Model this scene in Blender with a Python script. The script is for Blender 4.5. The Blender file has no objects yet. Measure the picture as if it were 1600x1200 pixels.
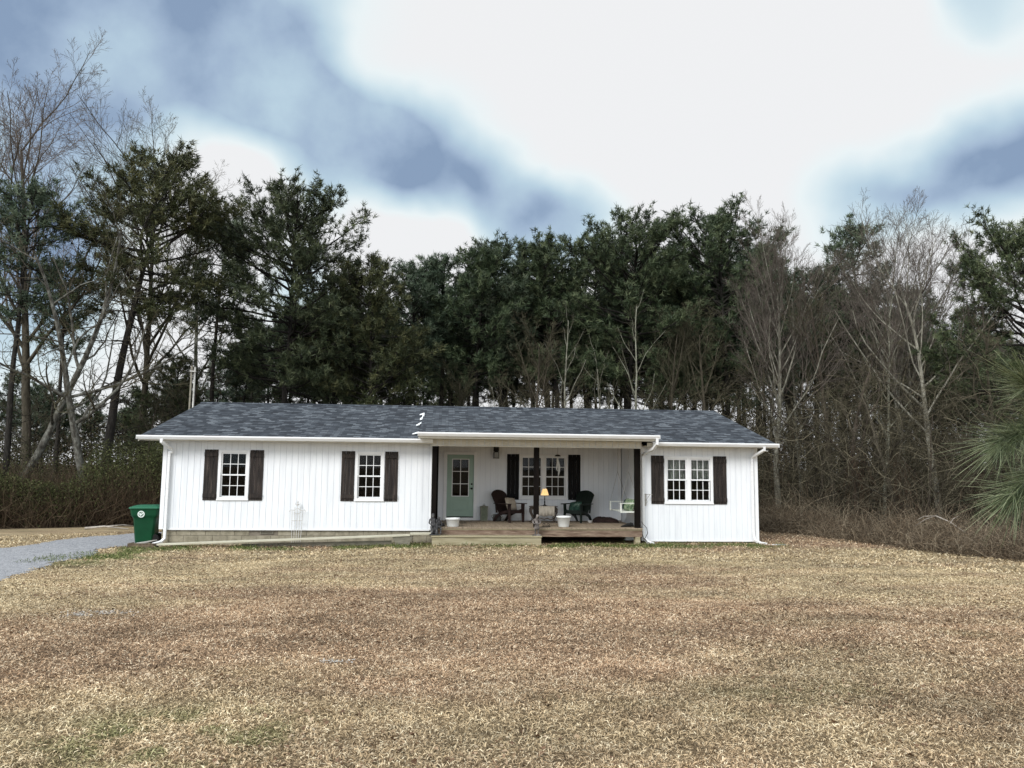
import bpy, bmesh, math, random
import numpy as np
from mathutils import Vector, Matrix
S = bpy.context.scene
COL = S.collection
rng = np.random.RandomState(11)
random.seed(5)
R = math.radians

# ------------------------------------------------------------------ camera
FPX, YAW, PITCH, ROLL, CAMH = 1200.0, R(4.8), math.atan(131/1200.0), R(0.6), 2.3
_f = np.array([math.sin(YAW)*math.cos(PITCH), math.cos(YAW)*math.cos(PITCH), math.sin(PITCH)])
_r0 = np.array([math.cos(YAW), -math.sin(YAW), 0.0]); _u0 = np.cross(_r0, _f)
_r = _r0*math.cos(ROLL)+_u0*math.sin(ROLL); _u = -_r0*math.sin(ROLL)+_u0*math.cos(ROLL)
CP = np.array([0.0, 0.0, CAMH])
def direction(x, y):
    d = _f*FPX+_r*(x-800)-_u*(y-600)
    return d/np.linalg.norm(d)
def spot(x, y, Y):
    """world point seen in direction (x, y) of the survey photo, at distance Y"""
    d = direction(x, y); return CP+d*(Y/d[1])
cd = bpy.data.cameras.new('camera'); cam = bpy.data.objects.new('camera', cd); COL.objects.link(cam)
cd.sensor_width = 36; cd.lens = 36*FPX/1600.0; cd.clip_start = 0.05; cd.clip_end = 5000
cam.matrix_world = Matrix(((_r[0], _u[0], -_f[0], 0), (_r[1], _u[1], -_f[1], 0), (_r[2], _u[2], -_f[2], CAMH), (0, 0, 0, 1)))
S.camera = cam

# ------------------------------------------------------------------ materials
def _lin(c):
    return tuple(c)+(1.0,) if len(c) == 3 else c
def mat(name, stops, scale=(1, 1, 1), noise=5.0, detail=6.0, rough=0.8, bump=0.0, bnoise=None, metallic=0.0,
        attr=None, spec=0.3, vary=0.0, emit=None, trans=0.0, nrough=0.6, wave=None, ior=1.45):
    m = bpy.data.materials.new(name); m.use_nodes = True
    nt = m.node_tree; N = nt.nodes; L = nt.links
    b = N['Principled BSDF']; b.inputs['Roughness'].default_value = rough
    b.inputs['Metallic'].default_value = metallic
    b.inputs['Specular IOR Level'].default_value = spec; b.inputs['IOR'].default_value = ior
    tc = N.new('ShaderNodeTexCoord'); mp = N.new('ShaderNodeMapping'); mp.inputs['Scale'].default_value = scale
    L.new(tc.outputs['Object'], mp.inputs['Vector'])
    nz = N.new('ShaderNodeTexNoise'); nz.inputs['Scale'].default_value = noise; nz.inputs['Detail'].default_value = detail
    nz.inputs['Roughness'].default_value = nrough
    L.new(mp.outputs['Vector'], nz.inputs['Vector'])
    fac = nz.outputs['Fac']
    if wave:
        wv = N.new('ShaderNodeTexWave'); wv.inputs['Scale'].default_value = wave; wv.inputs['Distortion'].default_value = 6
        wv.inputs['Detail'].default_value = 3; L.new(mp.outputs['Vector'], wv.inputs['Vector'])
        mx = N.new('ShaderNodeMix'); mx.data_type = 'FLOAT'; mx.inputs['Factor'].default_value = 0.5
        L.new(fac, mx.inputs['A']); L.new(wv.outputs['Fac'], mx.inputs['B']); fac = mx.outputs['Result']
    if attr:
        at = N.new('ShaderNodeAttribute'); at.attribute_name = attr
        mx = N.new('ShaderNodeMix'); mx.data_type = 'FLOAT'; mx.inputs['Factor'].default_value = 0.6
        L.new(fac, mx.inputs['A']); L.new(at.outputs['Fac'], mx.inputs['B']); fac = mx.outputs['Result']
    cr = N.new('ShaderNodeValToRGB'); cr.color_ramp.elements[0].position = stops[0][0]; cr.color_ramp.elements[0].color = _lin(stops[0][1])
    if len(stops) > 1:
        cr.color_ramp.elements[1].position = stops[-1][0]; cr.color_ramp.elements[1].color = _lin(stops[-1][1])
        for p, c in stops[1:-1]:
            e = cr.color_ramp.elements.new(p); e.color = _lin(c)
    else:
        cr.color_ramp.elements[1].color = _lin(stops[0][1])
    L.new(fac, cr.inputs['Fac']); col = cr.outputs['Color']
    if vary:
        oi = N.new('ShaderNodeObjectInfo'); mr = N.new('ShaderNodeMapRange')
        mr.inputs['To Min'].default_value = 1-vary; mr.inputs['To Max'].default_value = 1+vary
        L.new(oi.outputs['Random'], mr.inputs['Value'])
        hs = N.new('ShaderNodeHueSaturation'); L.new(mr.outputs['Result'], hs.inputs['Value']); L.new(col, hs.inputs['Color'])
        mr2 = N.new('ShaderNodeMapRange'); mr2.inputs['To Min'].default_value = 0.48; mr2.inputs['To Max'].default_value = 0.52
        wn = N.new('ShaderNodeTexWhiteNoise'); wn.noise_dimensions = '1D'; L.new(oi.outputs['Random'], wn.inputs['W'])
        L.new(wn.outputs['Value'], mr2.inputs['Value']); L.new(mr2.outputs['Result'], hs.inputs['Hue'])
        col = hs.outputs['Color']
    L.new(col, b.inputs['Base Color'])
    if emit:
        L.new(col, b.inputs['Emission Color']); b.inputs['Emission Strength'].default_value = emit
    if trans: b.inputs['Transmission Weight'].default_value = trans
    if bump:
        n2 = nz
        if bnoise:
            n2 = N.new('ShaderNodeTexNoise'); n2.inputs['Scale'].default_value = bnoise; n2.inputs['Detail'].default_value = 5
            L.new(mp.outputs['Vector'], n2.inputs['Vector'])
        bp = N.new('ShaderNodeBump'); bp.inputs['Strength'].default_value = bump; bp.inputs['Distance'].default_value = 0.02
        L.new(n2.outputs['Fac'], bp.inputs['Height']); L.new(bp.outputs['Normal'], b.inputs['Normal'])
    return m

M = {}
M['siding'] = mat('white_siding', [(0.25, (0.66, 0.68, 0.72)), (0.5, (0.76, 0.785, 0.82)), (0.8, (0.80, 0.82, 0.85))], scale=(3, 3, 0.35), noise=1.6, detail=9, rough=0.55, bump=0.03, bnoise=30)
M['porch_siding'] = M['siding']
M['trim'] = mat('white_trim', [(0.3, (0.74, 0.75, 0.77)), (0.7, (0.83, 0.84, 0.85))], noise=3, rough=0.45)
M['groove'] = mat('siding_groove', [(0.3, (0.62, 0.645, 0.69)), (0.7, (0.70, 0.725, 0.765))], noise=3, rough=0.8)
M['gutter'] = mat('gutter_metal', [(0.3, (0.70, 0.71, 0.72)), (0.6, (0.80, 0.81, 0.82))], scale=(1, 4, 8), noise=4, rough=0.35)
M['dirtytrim'] = mat('cream_trim', [(0.3, (0.55, 0.53, 0.46)), (0.7, (0.68, 0.66, 0.60))], noise=4, rough=0.6)
M['block'] = mat('concrete_block', [(0.3, (0.20, 0.18, 0.13)), (0.6, (0.32, 0.29, 0.22)), (0.8, (0.40, 0.37, 0.30))], noise=6, rough=0.9, bump=0.4, bnoise=60)
M['mortar'] = mat('mortar', [(0.3, (0.15, 0.13, 0.10)), (0.7, (0.24, 0.21, 0.17))], noise=8, rough=0.95)
M['shutter'] = mat('stained_shutter_wood', [(0.3, (0.008, 0.006, 0.006)), (0.5, (0.022, 0.017, 0.015)), (0.66, (0.055, 0.042, 0.036)), (0.85, (0.12, 0.095, 0.08))], scale=(9, 9, 0.8), noise=2.2, detail=9, rough=0.7, bump=0.25)
M['black_wood'] = mat('black_shutter_paint', [(0.3, (0.006, 0.006, 0.007)), (0.8, (0.013, 0.012, 0.012))], scale=(5, 5, 1), noise=5, rough=0.75, spec=0.15)
M['post'] = mat('dark_stained_post', [(0.3, (0.004, 0.003, 0.003)), (0.6, (0.008, 0.006, 0.005)), (0.85, (0.020, 0.013, 0.010))], scale=(8, 8, 0.6), noise=3, rough=0.75, bump=0.2, spec=0.08)
M['door'] = mat('sage_door_paint', [(0.3, (0.29, 0.40, 0.335)), (0.7, (0.33, 0.45, 0.38))], noise=2, rough=0.4)
M['glass'] = mat('window_glass', [(0, (0.92, 0.95, 0.95))], rough=0.015, trans=1.0, spec=0.5, ior=1.21)
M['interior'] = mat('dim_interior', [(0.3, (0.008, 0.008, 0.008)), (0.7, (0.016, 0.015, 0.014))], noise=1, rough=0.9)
M['curtain'] = mat('grey_curtain', [(0.3, (0.09, 0.10, 0.09)), (0.7, (0.22, 0.23, 0.20))], scale=(12, 1, 0.4), noise=2, rough=0.9)
M['deck'] = mat('deck_boards_wood', [(0.25, (0.16, 0.125, 0.09)), (0.5, (0.27, 0.215, 0.155)), (0.8, (0.37, 0.30, 0.225))], scale=(7, 0.7, 1), noise=3, rough=0.8, bump=0.3)
M['rim'] = mat('rim_board_wood', [(0.32, (0.05, 0.028, 0.02)), (0.45, (0.15, 0.10, 0.072)), (0.55, (0.22, 0.16, 0.12)), (0.7, (0.36, 0.28, 0.20))], scale=(0.9, 1, 9), noise=2.4, detail=9, rough=0.75, bump=0.25, nrough=0.7)
M['stepwood'] = mat('step_wood', [(0.25, (0.20, 0.17, 0.10)), (0.5, (0.33, 0.29, 0.19)), (0.8, (0.45, 0.41, 0.30))], scale=(0.6, 3, 5), noise=3, detail=8, rough=0.85, bump=0.25)
M['palewood'] = mat('pale_board_wood', [(0.3, (0.42, 0.39, 0.30)), (0.6, (0.55, 0.53, 0.43)), (0.85, (0.62, 0.60, 0.50))], scale=(0.5, 5, 5), noise=4, rough=0.8, bump=0.15)
M['greywood'] = mat('weathered_wood', [(0.3, (0.15, 0.14, 0.11)), (0.7, (0.27, 0.25, 0.20))], scale=(1, 4, 4), noise=5, rough=0.9, bump=0.3)
M['black_metal'] = mat('black_metal', [(0, (0.015, 0.015, 0.016))], rough=0.45, spec=0.4)
M['bin'] = mat('green_bin_plastic', [(0.3, (0.002, 0.042, 0.016)), (0.7, (0.004, 0.062, 0.025))], noise=2, rough=0.42)
M['binlid'] = mat('green_lid_plastic', [(0.3, (0.014, 0.10, 0.052)), (0.7, (0.02, 0.135, 0.075))], noise=2, rough=0.4)
M['rubber'] = mat('black_rubber', [(0, (0.012, 0.012, 0.012))], rough=0.8)
M['white_print'] = mat('white_print', [(0, (0.72, 0.80, 0.76))], rough=0.5)
M['white_plastic'] = mat('white_plastic', [(0.3, (0.68, 0.70, 0.69)), (0.8, (0.80, 0.82, 0.81))], noise=5, rough=0.45)
M['brown_block'] = mat('brown_block', [(0.3, (0.07, 0.05, 0.035)), (0.7, (0.17, 0.13, 0.09))], noise=9, rough=0.9, bump=0.5)
M['iron_white'] = mat('weathered_white_iron', [(0.35, (0.42, 0.40, 0.38)), (0.7, (0.66, 0.66, 0.64))], noise=20, rough=0.7)
M['chair_brown'] = mat('dark_brown_resin', [(0.3, (0.014, 0.008, 0.008)), (0.7, (0.03, 0.017, 0.015))], noise=4, rough=0.5)
M['chair_green'] = mat('dark_green_resin', [(0.3, (0.004, 0.009, 0.007)), (0.7, (0.008, 0.016, 0.012))], noise=4, rough=0.5)
M['cushion_tan'] = mat('tan_fabric', [(0.3, (0.27, 0.23, 0.18)), (0.7, (0.38, 0.33, 0.27))], noise=14, rough=0.95)
M['cushion_green'] = mat('green_leaf_fabric', [(0.35, (0.010, 0.028, 0.022)), (0.52, (0.03, 0.075, 0.055)), (0.7, (0.20, 0.26, 0.22))], noise=9, rough=0.95)
M['cushion_swing'] = mat('green_plaid_fabric', [(0.35, (0.06, 0.12, 0.07)), (0.5, (0.20, 0.26, 0.16)), (0.7, (0.45, 0.50, 0.42))], noise=11, rough=0.95)
M['cloth'] = mat('grey_lace_cloth', [(0.3, (0.30, 0.27, 0.22)), (0.7, (0.48, 0.44, 0.38))], scale=(8, 8, 1), noise=4, rough=0.95)
M['table_wood'] = mat('dark_table_wood', [(0.3, (0.03, 0.022, 0.018)), (0.7, (0.10, 0.08, 0.065))], noise=6, rough=0.5)
M['lampshade'] = mat('lit_lampshade', [(0.3, (1.0, 0.58, 0.20)), (0.7, (1.0, 0.74, 0.38))], noise=6, rough=0.8, emit=0.62)
M['bronze'] = mat('grey_bronze_statue', [(0.35, (0.018, 0.018, 0.02)), (0.55, (0.06, 0.06, 0.064)), (0.75, (0.24, 0.235, 0.23))], noise=11, rough=0.6)
M['bronze2'] = mat('pale_bronze_statue', [(0.35, (0.04, 0.036, 0.034)), (0.52, (0.12, 0.105, 0.10)), (0.7, (0.34, 0.31, 0.29))], noise=9, rough=0.6)
M['lantern_metal'] = mat('aged_grey_metal', [(0.3, (0.13, 0.13, 0.10)), (0.7, (0.24, 0.24, 0.19))], noise=9, rough=0.6)
M['lantern_in'] = mat('cloudy_glass', [(0.3, (0.10, 0.12, 0.085)), (0.7, (0.17, 0.19, 0.14))], noise=7, rough=0.25)
M['pot'] = mat('grey_glazed_pot', [(0.3, (0.05, 0.055, 0.05)), (0.7, (0.13, 0.135, 0.13))], noise=8, rough=0.4)
M['rug'] = mat('dark_brown_blanket', [(0.3, (0.012, 0.007, 0.006)), (0.7, (0.035, 0.020, 0.018))], noise=8, rough=0.95)
M['swing'] = mat('white_swing_paint', [(0.3, (0.62, 0.66, 0.60)), (0.7, (0.78, 0.80, 0.75))], noise=9, rough=0.5)
M['galv'] = mat('galvanised_metal', [(0.3, (0.26, 0.25, 0.23)), (0.7, (0.50, 0.49, 0.46))], noise=9, rough=0.5, metallic=0.4)
M['litglass'] = mat('frosted_lantern_glass', [(0, (0.34, 0.35, 0.35))], rough=0.3)
M['flash'] = mat('bare_flashing', [(0, (0.82, 0.86, 0.88))], rough=0.4)
M['stone'] = mat('white_ceramic', [(0, (0.65, 0.65, 0.63))], rough=0.5)
M['gravel'] = mat('gravel_chips', [(0.2, (0.20, 0.205, 0.22)), (0.5, (0.29, 0.30, 0.325)), (0.8, (0.44, 0.45, 0.475))], noise=4, rough=0.9, attr='tone')

# ------------------------------------------------------------------ mesh helpers
def tag(o, label=None, cat=None, group=None, kind=None):
    if label: o['label'] = label
    if cat: o['category'] = cat
    if group: o['group'] = group
    if kind: o['kind'] = kind
    return o
def empty(name, loc=(0, 0, 0), rz=0.0, label=None, cat=None, group=None):
    o = bpy.data.objects.new(name, None); o.empty_display_size = 0.2
    o.location = loc; o.rotation_euler = (0, 0, rz); COL.objects.link(o)
    return tag(o, label, cat, group)
def np_mesh(name, V, F, m, parent=None, smooth=False, tone=None):
    """V (n,3), F (m,k) uniform faces"""
    V = np.ascontiguousarray(V, dtype=np.float32); F = np.ascontiguousarray(F, dtype=np.int32)
    me = bpy.data.meshes.new(name); k = F.shape[1]
    me.vertices.add(len(V)); me.vertices.foreach_set('co', V.ravel())
    me.loops.add(F.size); me.loops.foreach_set('vertex_index', F.ravel())
    me.polygons.add(len(F)); me.polygons.foreach_set('loop_start', np.arange(0, F.size, k, dtype=np.int32))
    me.polygons.foreach_set('loop_total', np.full(len(F), k, dtype=np.int32))
    if smooth: me.polygons.foreach_set('use_smooth', np.ones(len(F), dtype=bool))
    me.update(calc_edges=True)
    if tone is not None:
        a = me.attributes.new('tone', 'FLOAT', 'FACE'); a.data.foreach_set('value', np.asarray(tone, dtype=np.float32))
    me.materials.append(m)
    o = bpy.data.objects.new(name, me); COL.objects.link(o)
    if parent: o.parent = parent
    return o
class MB:
    def __init__(s): s.v = []; s.f = []; s.c = []
    def add(s, vs, fs):
        b = len(s.v); s.c.append((b, len(s.f))); s.v += [tuple(v) for v in vs]; s.f += [tuple(b+i for i in f) for f in fs]; return s
    def box(s, x0, x1, y0, y1, z0, z1, T=None, bev=0.0):
        vs = [(x0, y0, z0), (x1, y0, z0), (x1, y1, z0), (x0, y1, z0), (x0, y0, z1), (x1, y0, z1), (x1, y1, z1), (x0, y1, z1)]
        if T is not None: vs = [tuple(T @ Vector(v)) for v in vs]
        return s.add(vs, [(0, 3, 2, 1), (4, 5, 6, 7), (0, 1, 5, 4), (1, 2, 6, 5), (2, 3, 7, 6), (3, 0, 4, 7)])
    def beam(s, p, q, w, h, up=(0, 0, 1)):
        p, q = Vector(p), Vector(q); d = (q-p); L = d.length; d.normalize(); up = Vector(up)
        if abs(d.dot(up)) > 0.97: up = Vector((0, 1, 0))
        a = d.cross(up).normalized(); b = a.cross(d)
        T = Matrix(((a.x, d.x, b.x, p.x), (a.y, d.y, b.y, p.y), (a.z, d.z, b.z, p.z), (0, 0, 0, 1)))
        return s.box(-w/2, w/2, 0, L, -h/2, h/2, T)
    def prism(s, poly, z0, z1, T=None, axis='z'):
        n = len(poly)
        if axis == 'z': vs = [(x, y, z0) for x, y in poly]+[(x, y, z1) for x, y in poly]
        elif axis == 'x': vs = [(z0, x, y) for x, y in poly]+[(z1, x, y) for x, y in poly]
        else: vs = [(x, z0, y) for x, y in poly]+[(x, z1, y) for x, y in poly]
        if T is not None: vs = [tuple(T @ Vector(v)) for v in vs]
        return s.add(vs, [tuple(range(n)), tuple(range(2*n-1, n-1, -1))]+[(i, i+n, (i+1) % n+n, (i+1) % n) for i in range(n)])
    def tube(s, pts, rad, k=8, cap=True, sq=False):
        pts = [Vector(p) for p in pts]; n = len(pts)
        if not hasattr(rad, '__len__'): rad = [rad]*n
        d0 = (pts[-1]-pts[0]); ref = Vector((0, 0, 1)) if abs(d0.normalized().z) < 0.9 else Vector((1, 0, 0))
        vs = []
        for i in range(n):
            d = (pts[min(i+1, n-1)]-pts[max(i-1, 0)]).normalized()
            a = d.cross(ref)
            if a.length < 1e-3: a = d.cross(Vector((0, 1, 0)))
            a.normalize(); b = a.cross(d)
            for j in range(k):
                t = 2*math.pi*(j+0.5)/k
                vs.append(pts[i]+(a*math.cos(t)+b*math.sin(t))*rad[i])
        fs = [(i*k+j, i*k+(j+1) % k, (i+1)*k+(j+1) % k, (i+1)*k+j) for i in range(n-1) for j in range(k)]
        if cap: fs += [tuple(range(k))[::-1], tuple((n-1)*k+j for j in range(k))]
        return s.add(vs, fs)
    def lathe(s, prof, c=(0, 0, 0), k=20, sx=1, sy=1):
        """prof [(r,z)...]"""
        n = len(prof)
        vs = [(c[0]+r*math.cos(2*math.pi*j/k)*sx, c[1]+r*math.sin(2*math.pi*j/k)*sy, c[2]+z) for r, z in prof for j in range(k)]
        fs = [(i*k+j, i*k+(j+1) % k, (i+1)*k+(j+1) % k, (i+1)*k+j) for i in range(n-1) for j in range(k)]
        fs += [tuple(range(k))[::-1], tuple((n-1)*k+j for j in range(k))]
        return s.add(vs, fs)
    def build(s, name, m, parent=None, smooth=False, bevel=0.0):
        me = bpy.data.meshes.new(name); me.from_pydata(s.v, [], s.f); me.update()
        bm = bmesh.new(); bm.from_mesh(me); bmesh.ops.recalc_face_normals(bm, faces=bm.faces); bm.to_mesh(me); bm.free()
        me.materials.append(m)
        if smooth: me.polygons.foreach_set('use_smooth', np.ones(len(me.polygons), dtype=bool))
        o = bpy.data.objects.new(name, me); COL.objects.link(o)
        if parent: o.parent = parent
        if bevel:
            b = o.modifiers.new('bevel', 'BEVEL'); b.width = bevel; b.segments = 2; b.limit_method = 'ANGLE'
        return o
def skin_figure(name, joints, m, parent):
    """joints: list of (x,y,z,radius,parent index)"""
    me = bpy.data.meshes.new(name)
    me.from_pydata([j[:3] for j in joints], [(j[4], i) for i, j in enumerate(joints) if j[4] >= 0], []); me.update()
    me.materials.append(m)
    o = bpy.data.objects.new(name, me); COL.objects.link(o); o.parent = parent
    md = o.modifiers.new('skin', 'SKIN'); md.use_smooth_shade = True
    if not me.skin_vertices: me.skin_vertices.new()
    for i, j in enumerate(joints):
        sv = me.skin_vertices[0].data[i]; r = j[3]; sv.radius = (r, r) if not hasattr(r, '__len__') else r; sv.use_root = (i == 0)
    sb = o.modifiers.new('sub', 'SUBSURF'); sb.levels = 2; sb.render_levels = 2
    return o
def copy_tree(o, parent=None):
    c = o.copy(); COL.objects.link(c)
    if parent: c.parent = parent
    for ch in list(o.children): copy_tree(ch, c)
    return c
def smooth01(t): t = np.clip(t, 0, 1); return t*t*(3-2*t)

# value noise on a lattice, for terrain edges and placement
_lat = np.random.RandomState(3).rand(256, 256)
def vnoise(x, y, s=1.0):
    x = np.asarray(x, float)/s; y = np.asarray(y, float)/s
    xi = np.floor(x).astype(int); yi = np.floor(y).astype(int); fx = smooth01(x-xi); fy = smooth01(y-yi)
    g = lambda a, b: _lat[a % 256, b % 256]
    return (g(xi, yi)*(1-fx)*(1-fy)+g(xi+1, yi)*fx*(1-fy)+g(xi, yi+1)*(1-fx)*fy+g(xi+1, yi+1)*fx*fy)

def ground_z(x, y):
    x = np.asarray(x, float); y = np.asarray(y, float)
    z = 0.12+0.58*(1-smooth01((y-3)/17.0))
    z = z-0.10*smooth01((-x-3)/6.0)*smooth01((y-8)/10)
    z = z-0.045*np.clip(x-14-(y-18)*-0.3, 0, 12)*smooth01((y-8)/8)
    z = z+0.03*(vnoise(x, y, 1.7)-0.5)+0.05*(vnoise(x+9, y+40, 4.3)-0.5)
    near = smooth01((np.hypot(np.clip(np.abs(x-0.7)-8.6, 0, 99), np.clip(np.abs(y-27.2)-5.0, 0, 99)))/3.0)
    flat = np.where(x < -3, 0.05, np.where(x > 0, 0.14, 0.05+0.09*(x+3)/3))
    return z*near+flat*(1-near)
# the mown lawn: right edge, left edge (polylines in y -> x)
RE = np.array([(-20, 30), (0, 22), (10, 16.6), (17.5, 14.35), (19.5, 13.6), (21.4, 12.95), (25.4, 12.0), (26.2, 11.3), (28, 11.0), (40, 10.6), (80, 10)])
def right_edge(y): return np.interp(y, RE[:, 0], RE[:, 1])+0.35*(vnoise(y, 3.3, 0.9)-0.5)
def back_edge(x): return np.interp(x, [-40, -18, -13.8, -12, -9, 10, 40], [26, 27.3, 28.9, 29.8, 30.8, 34.5, 34.5])+0.5*(vnoise(x, 7.7, 0.8)-0.5)
def lawn_mask(x, y):
    return smooth01(1-(x-right_edge(y))/0.35)*smooth01(1-(y-back_edge(x))/0.4)
# the gravel drive (near edge and far edge)
def drive_mask(x, y):
    n = 0.5*(vnoise(x, y, 0.5)-0.5)+0.5*(vnoise(x+5, y, 0.17)-0.5)+1.2*(vnoise(x, y+8, 2.2)-0.5)
    xn = np.interp(y, [-5, 8, 13.5, 16, 18, 20.4, 21.6, 22.3, 40], [-5.5, -6.4, -7.25, -7.85, -8.25, -8.6, -8.8, -8.35, -8.2])+n*0.6-0.15
    xf = np.interp(y, [0, 16, 20, 22.1, 23.6, 25.1, 26.8, 28.0], [-19, -14, -12.4, -11.94, -11.69, -11.13, -10.1, -7.5])+n*0.4
    xf2 = np.where(y > 22.1, xf, -60)
    return smooth01((xn-x)/0.3)*smooth01((x-xf2)/0.3)*smooth01((27.4-y)/0.3)
# ================================================================== HOUSE
house = empty('house', (0.7, 22.6, 0.1), 0, 'white single-storey ranch house with grey shingle roof, dark shutters and a covered porch', 'house')
HO = Vector((0.7, 22.6, 0.1))
def hpart(mb, name, m, parent=None, label=None, **k):
    """build a mesh given in world coordinates as a part of the house"""
    o = mb.build(name, m, None, **k); p = parent or house
    o.parent = p
    off = HO
    o.data.transform(Matrix.Translation(-off))
    if label: o['label'] = label
    return o
def hsplit(mb, name, m, parent=None, **k):
    """every piece of mb becomes a part of its own"""
    c = mb.c+[(len(mb.v), len(mb.f))]
    for (v0, f0), (v1, f1) in zip(c[:-1], c[1:]):
        q = MB().add(mb.v[v0:v1], [tuple(i-v0 for i in f) for f in mb.f[f0:f1]]); o = hpart(q, name, m, parent, **k)
    return o
def wall(p0, p1, z0, z1, openings=(), bw=0.17, gap=0.011, name='wall', inner=True, top=None, cornerL=True, cornerR=True):
    """grooved vertical siding from p0 to p1, outside on the right-hand side of travel p0->p1 is -normal; openings (u0,u1,z0,z1)"""
    p0 = Vector((p0[0], p0[1], 0)); p1 = Vector((p1[0], p1[1], 0)); d = (p1-p0); L = d.length; d.normalize()
    n = Vector((-d.y, d.x, 0))             # points inward
    T = Matrix(((d.x, n.x, 0, p0.x), (d.y, n.y, 0, p0.y), (0, 0, 1, 0), (0, 0, 0, 1)))
    boards = MB(); back = MB()
    def pieces(u0, u1, a, b):
        """split a column into z pieces minus openings fully covering it"""
        zs = [(a, b)]
        for (o0, o1, oz0, oz1) in openings:
            if u0 >= o0-1e-6 and u1 <= o1+1e-6:
                nz = []
                for (s, t) in zs:
                    if oz0 > s: nz.append((s, min(oz0, t)))
                    if oz1 < t: nz.append((max(oz1, s), t))
                zs = nz
        return [(s, t) for s, t in zs if t-s > 1e-3]
    cuts = sorted(set([0, L]+[o[0] for o in openings]+[o[1] for o in openings]))
    for a, b in zip(cuts[:-1], cuts[1:]):
        for s, t in pieces(a, b, z0+0.01, z1): back.box(a, b, 0.0085, 0.12, s, t, T)
    u = 0.0
    while u < L-0.02:
        e = min(u+bw-gap, L)
        cc = [u, e]+[c for c in cuts if u+1e-3 < c < e-1e-3]; cc.sort()
        for a, b in zip(cc[:-1], cc[1:]):
            for s, t in pieces(a, b, z0, z1): boards.box(a, b, 0.0, 0.008, s, t, T)
        u += bw
    w = hpart(boards, name, M['siding'])
    g = hpart(back, 'sheathing', M['groove'], w); return w
# window / door openings, local u measured from wall start
W1 = (-6.38, -5.67, 1.39, 2.65); W2 = (-2.54, -1.86, 1.39, 2.65)
W3 = (6.56, 7.89, 1.37, 2.62); WB = (2.46, 3.91, 1.37, 2.67)
lx, rx = -7.97, 9.33
wall((lx, 22.6), (-0.37, 22.6), 0.50, 2.965, [(w[0]-lx, w[1]-lx, w[2], w[3]) for w in (W1, W2)])
wall((5.79, 22.6), (rx, 22.6), 0.21, 2.965, [(W3[0]-5.79, W3[1]-5.79, W3[2], W3[3])])
wall((-0.25, 25.2), (5.67, 25.2), 0.50, 2.99, [(WB[0]+0.25, WB[1]+0.25, WB[2], WB[3]), (0.03+0.25, 0.90+0.25, 0.60, 2.71)])
wall((-0.37, 22.722), (-0.37, 25.318), 0.50, 2.965)           # left reveal of the porch, faces right
wall((5.79, 25.318), (5.79, 22.722), 0.30, 2.965)             # right reveal, faces left
wall((lx, 32.2), (lx, 22.722), 0.50, 2.965)
wall((rx, 22.722), (rx, 32.2), 0.21, 2.965)
wall((rx-0.13, 32.2), (lx+0.13, 32.2), 0.40, 2.965)
# gable triangles above the side walls
mb = MB()
for x0, x1 in ((lx+0.02, lx+0.1), (rx-0.1, rx-0.02)):
    mb.prism([(22.62, 2.967), (32.18, 2.967), (32.18, 3.0), (27.4, 4.28), (22.62, 3.0)], x0, x1, axis='x')
hsplit(mb, 'gable', M['siding'])
# corner boards and bottom drip trim
mb = MB()
mb.box(lx-0.02, lx+0.09, 22.575, 22.598, 0.49, 2.965); mb.box(lx-0.022, lx-0.004, 22.6, 22.69, 0.49, 2.965)
mb.box(-0.45, -0.352, 22.575, 22.598, 0.49, 2.965)
mb.box(5.775, 5.87, 22.575, 22.598, 0.21, 2.965); mb.box(5.77, 5.787, 22.6, 22.69, 0.6, 2.965)
mb.box(rx-0.09, rx+0.02, 22.575, 22.598, 0.20, 2.965)
mb.box(5.66, 5.768, 25.17, 25.198, 0.62, 2.98)
mb.box(lx+0.093, -0.453, 22.585, 22.597, 0.47, 0.515); mb.box(5.873, rx-0.093, 22.585, 22.597, 0.185, 0.225)
hsplit(mb, 'corner_trim', M['trim'])
# foundation
mb = MB(); mo = MB()
mo.box(lx+0.04, -0.33, 22.66, 32.1, -0.5, 0.488)
mo.box(5.83, rx-0.04, 22.66, 32.1, -0.5, 0.20)
mo.box(-0.32, 5.82, 25.24, 32.1, -0.5, 0.48)
rows = [(-0.06, 0.12), (0.13, 0.31), (0.32, 0.485)]
for ri, (a, b) in enumerate(rows):
    x = lx+0.045-(0.2 if ri % 2 else 0)
    while x < -0.36:
        x0 = max(x, lx+0.045); x1 = min(x+0.388, -0.34)
        if x1-x0 > 0.03 and not (ri == 2 and x0 < -4.87 and x1 > -5.21): mb.box(x0, x1, 22.648, 22.70, a, b)
        x += 0.4
found = hpart(mb, 'foundation', M['block']); hpart(mo, 'foundation_core', M['mortar'], found)
mb = MB()
mb.box(-5.22, -4.86, 22.63, 22.66, 0.36, 0.375); mb.box(-5.22, -4.86, 22.63, 22.66, 0.465, 0.48)
mb.box(-5.22, -5.20, 22.63, 22.66, 0.375, 0.465); mb.box(-4.88, -4.86, 22.63, 22.66, 0.375, 0.465)
for i in range(4): mb.box(-5.20, -4.88, 22.64, 22.65, 0.385+i*0.02, 0.392+i*0.02)
hpart(mb, 'foundation_vent', M['greywood'], found)
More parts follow.
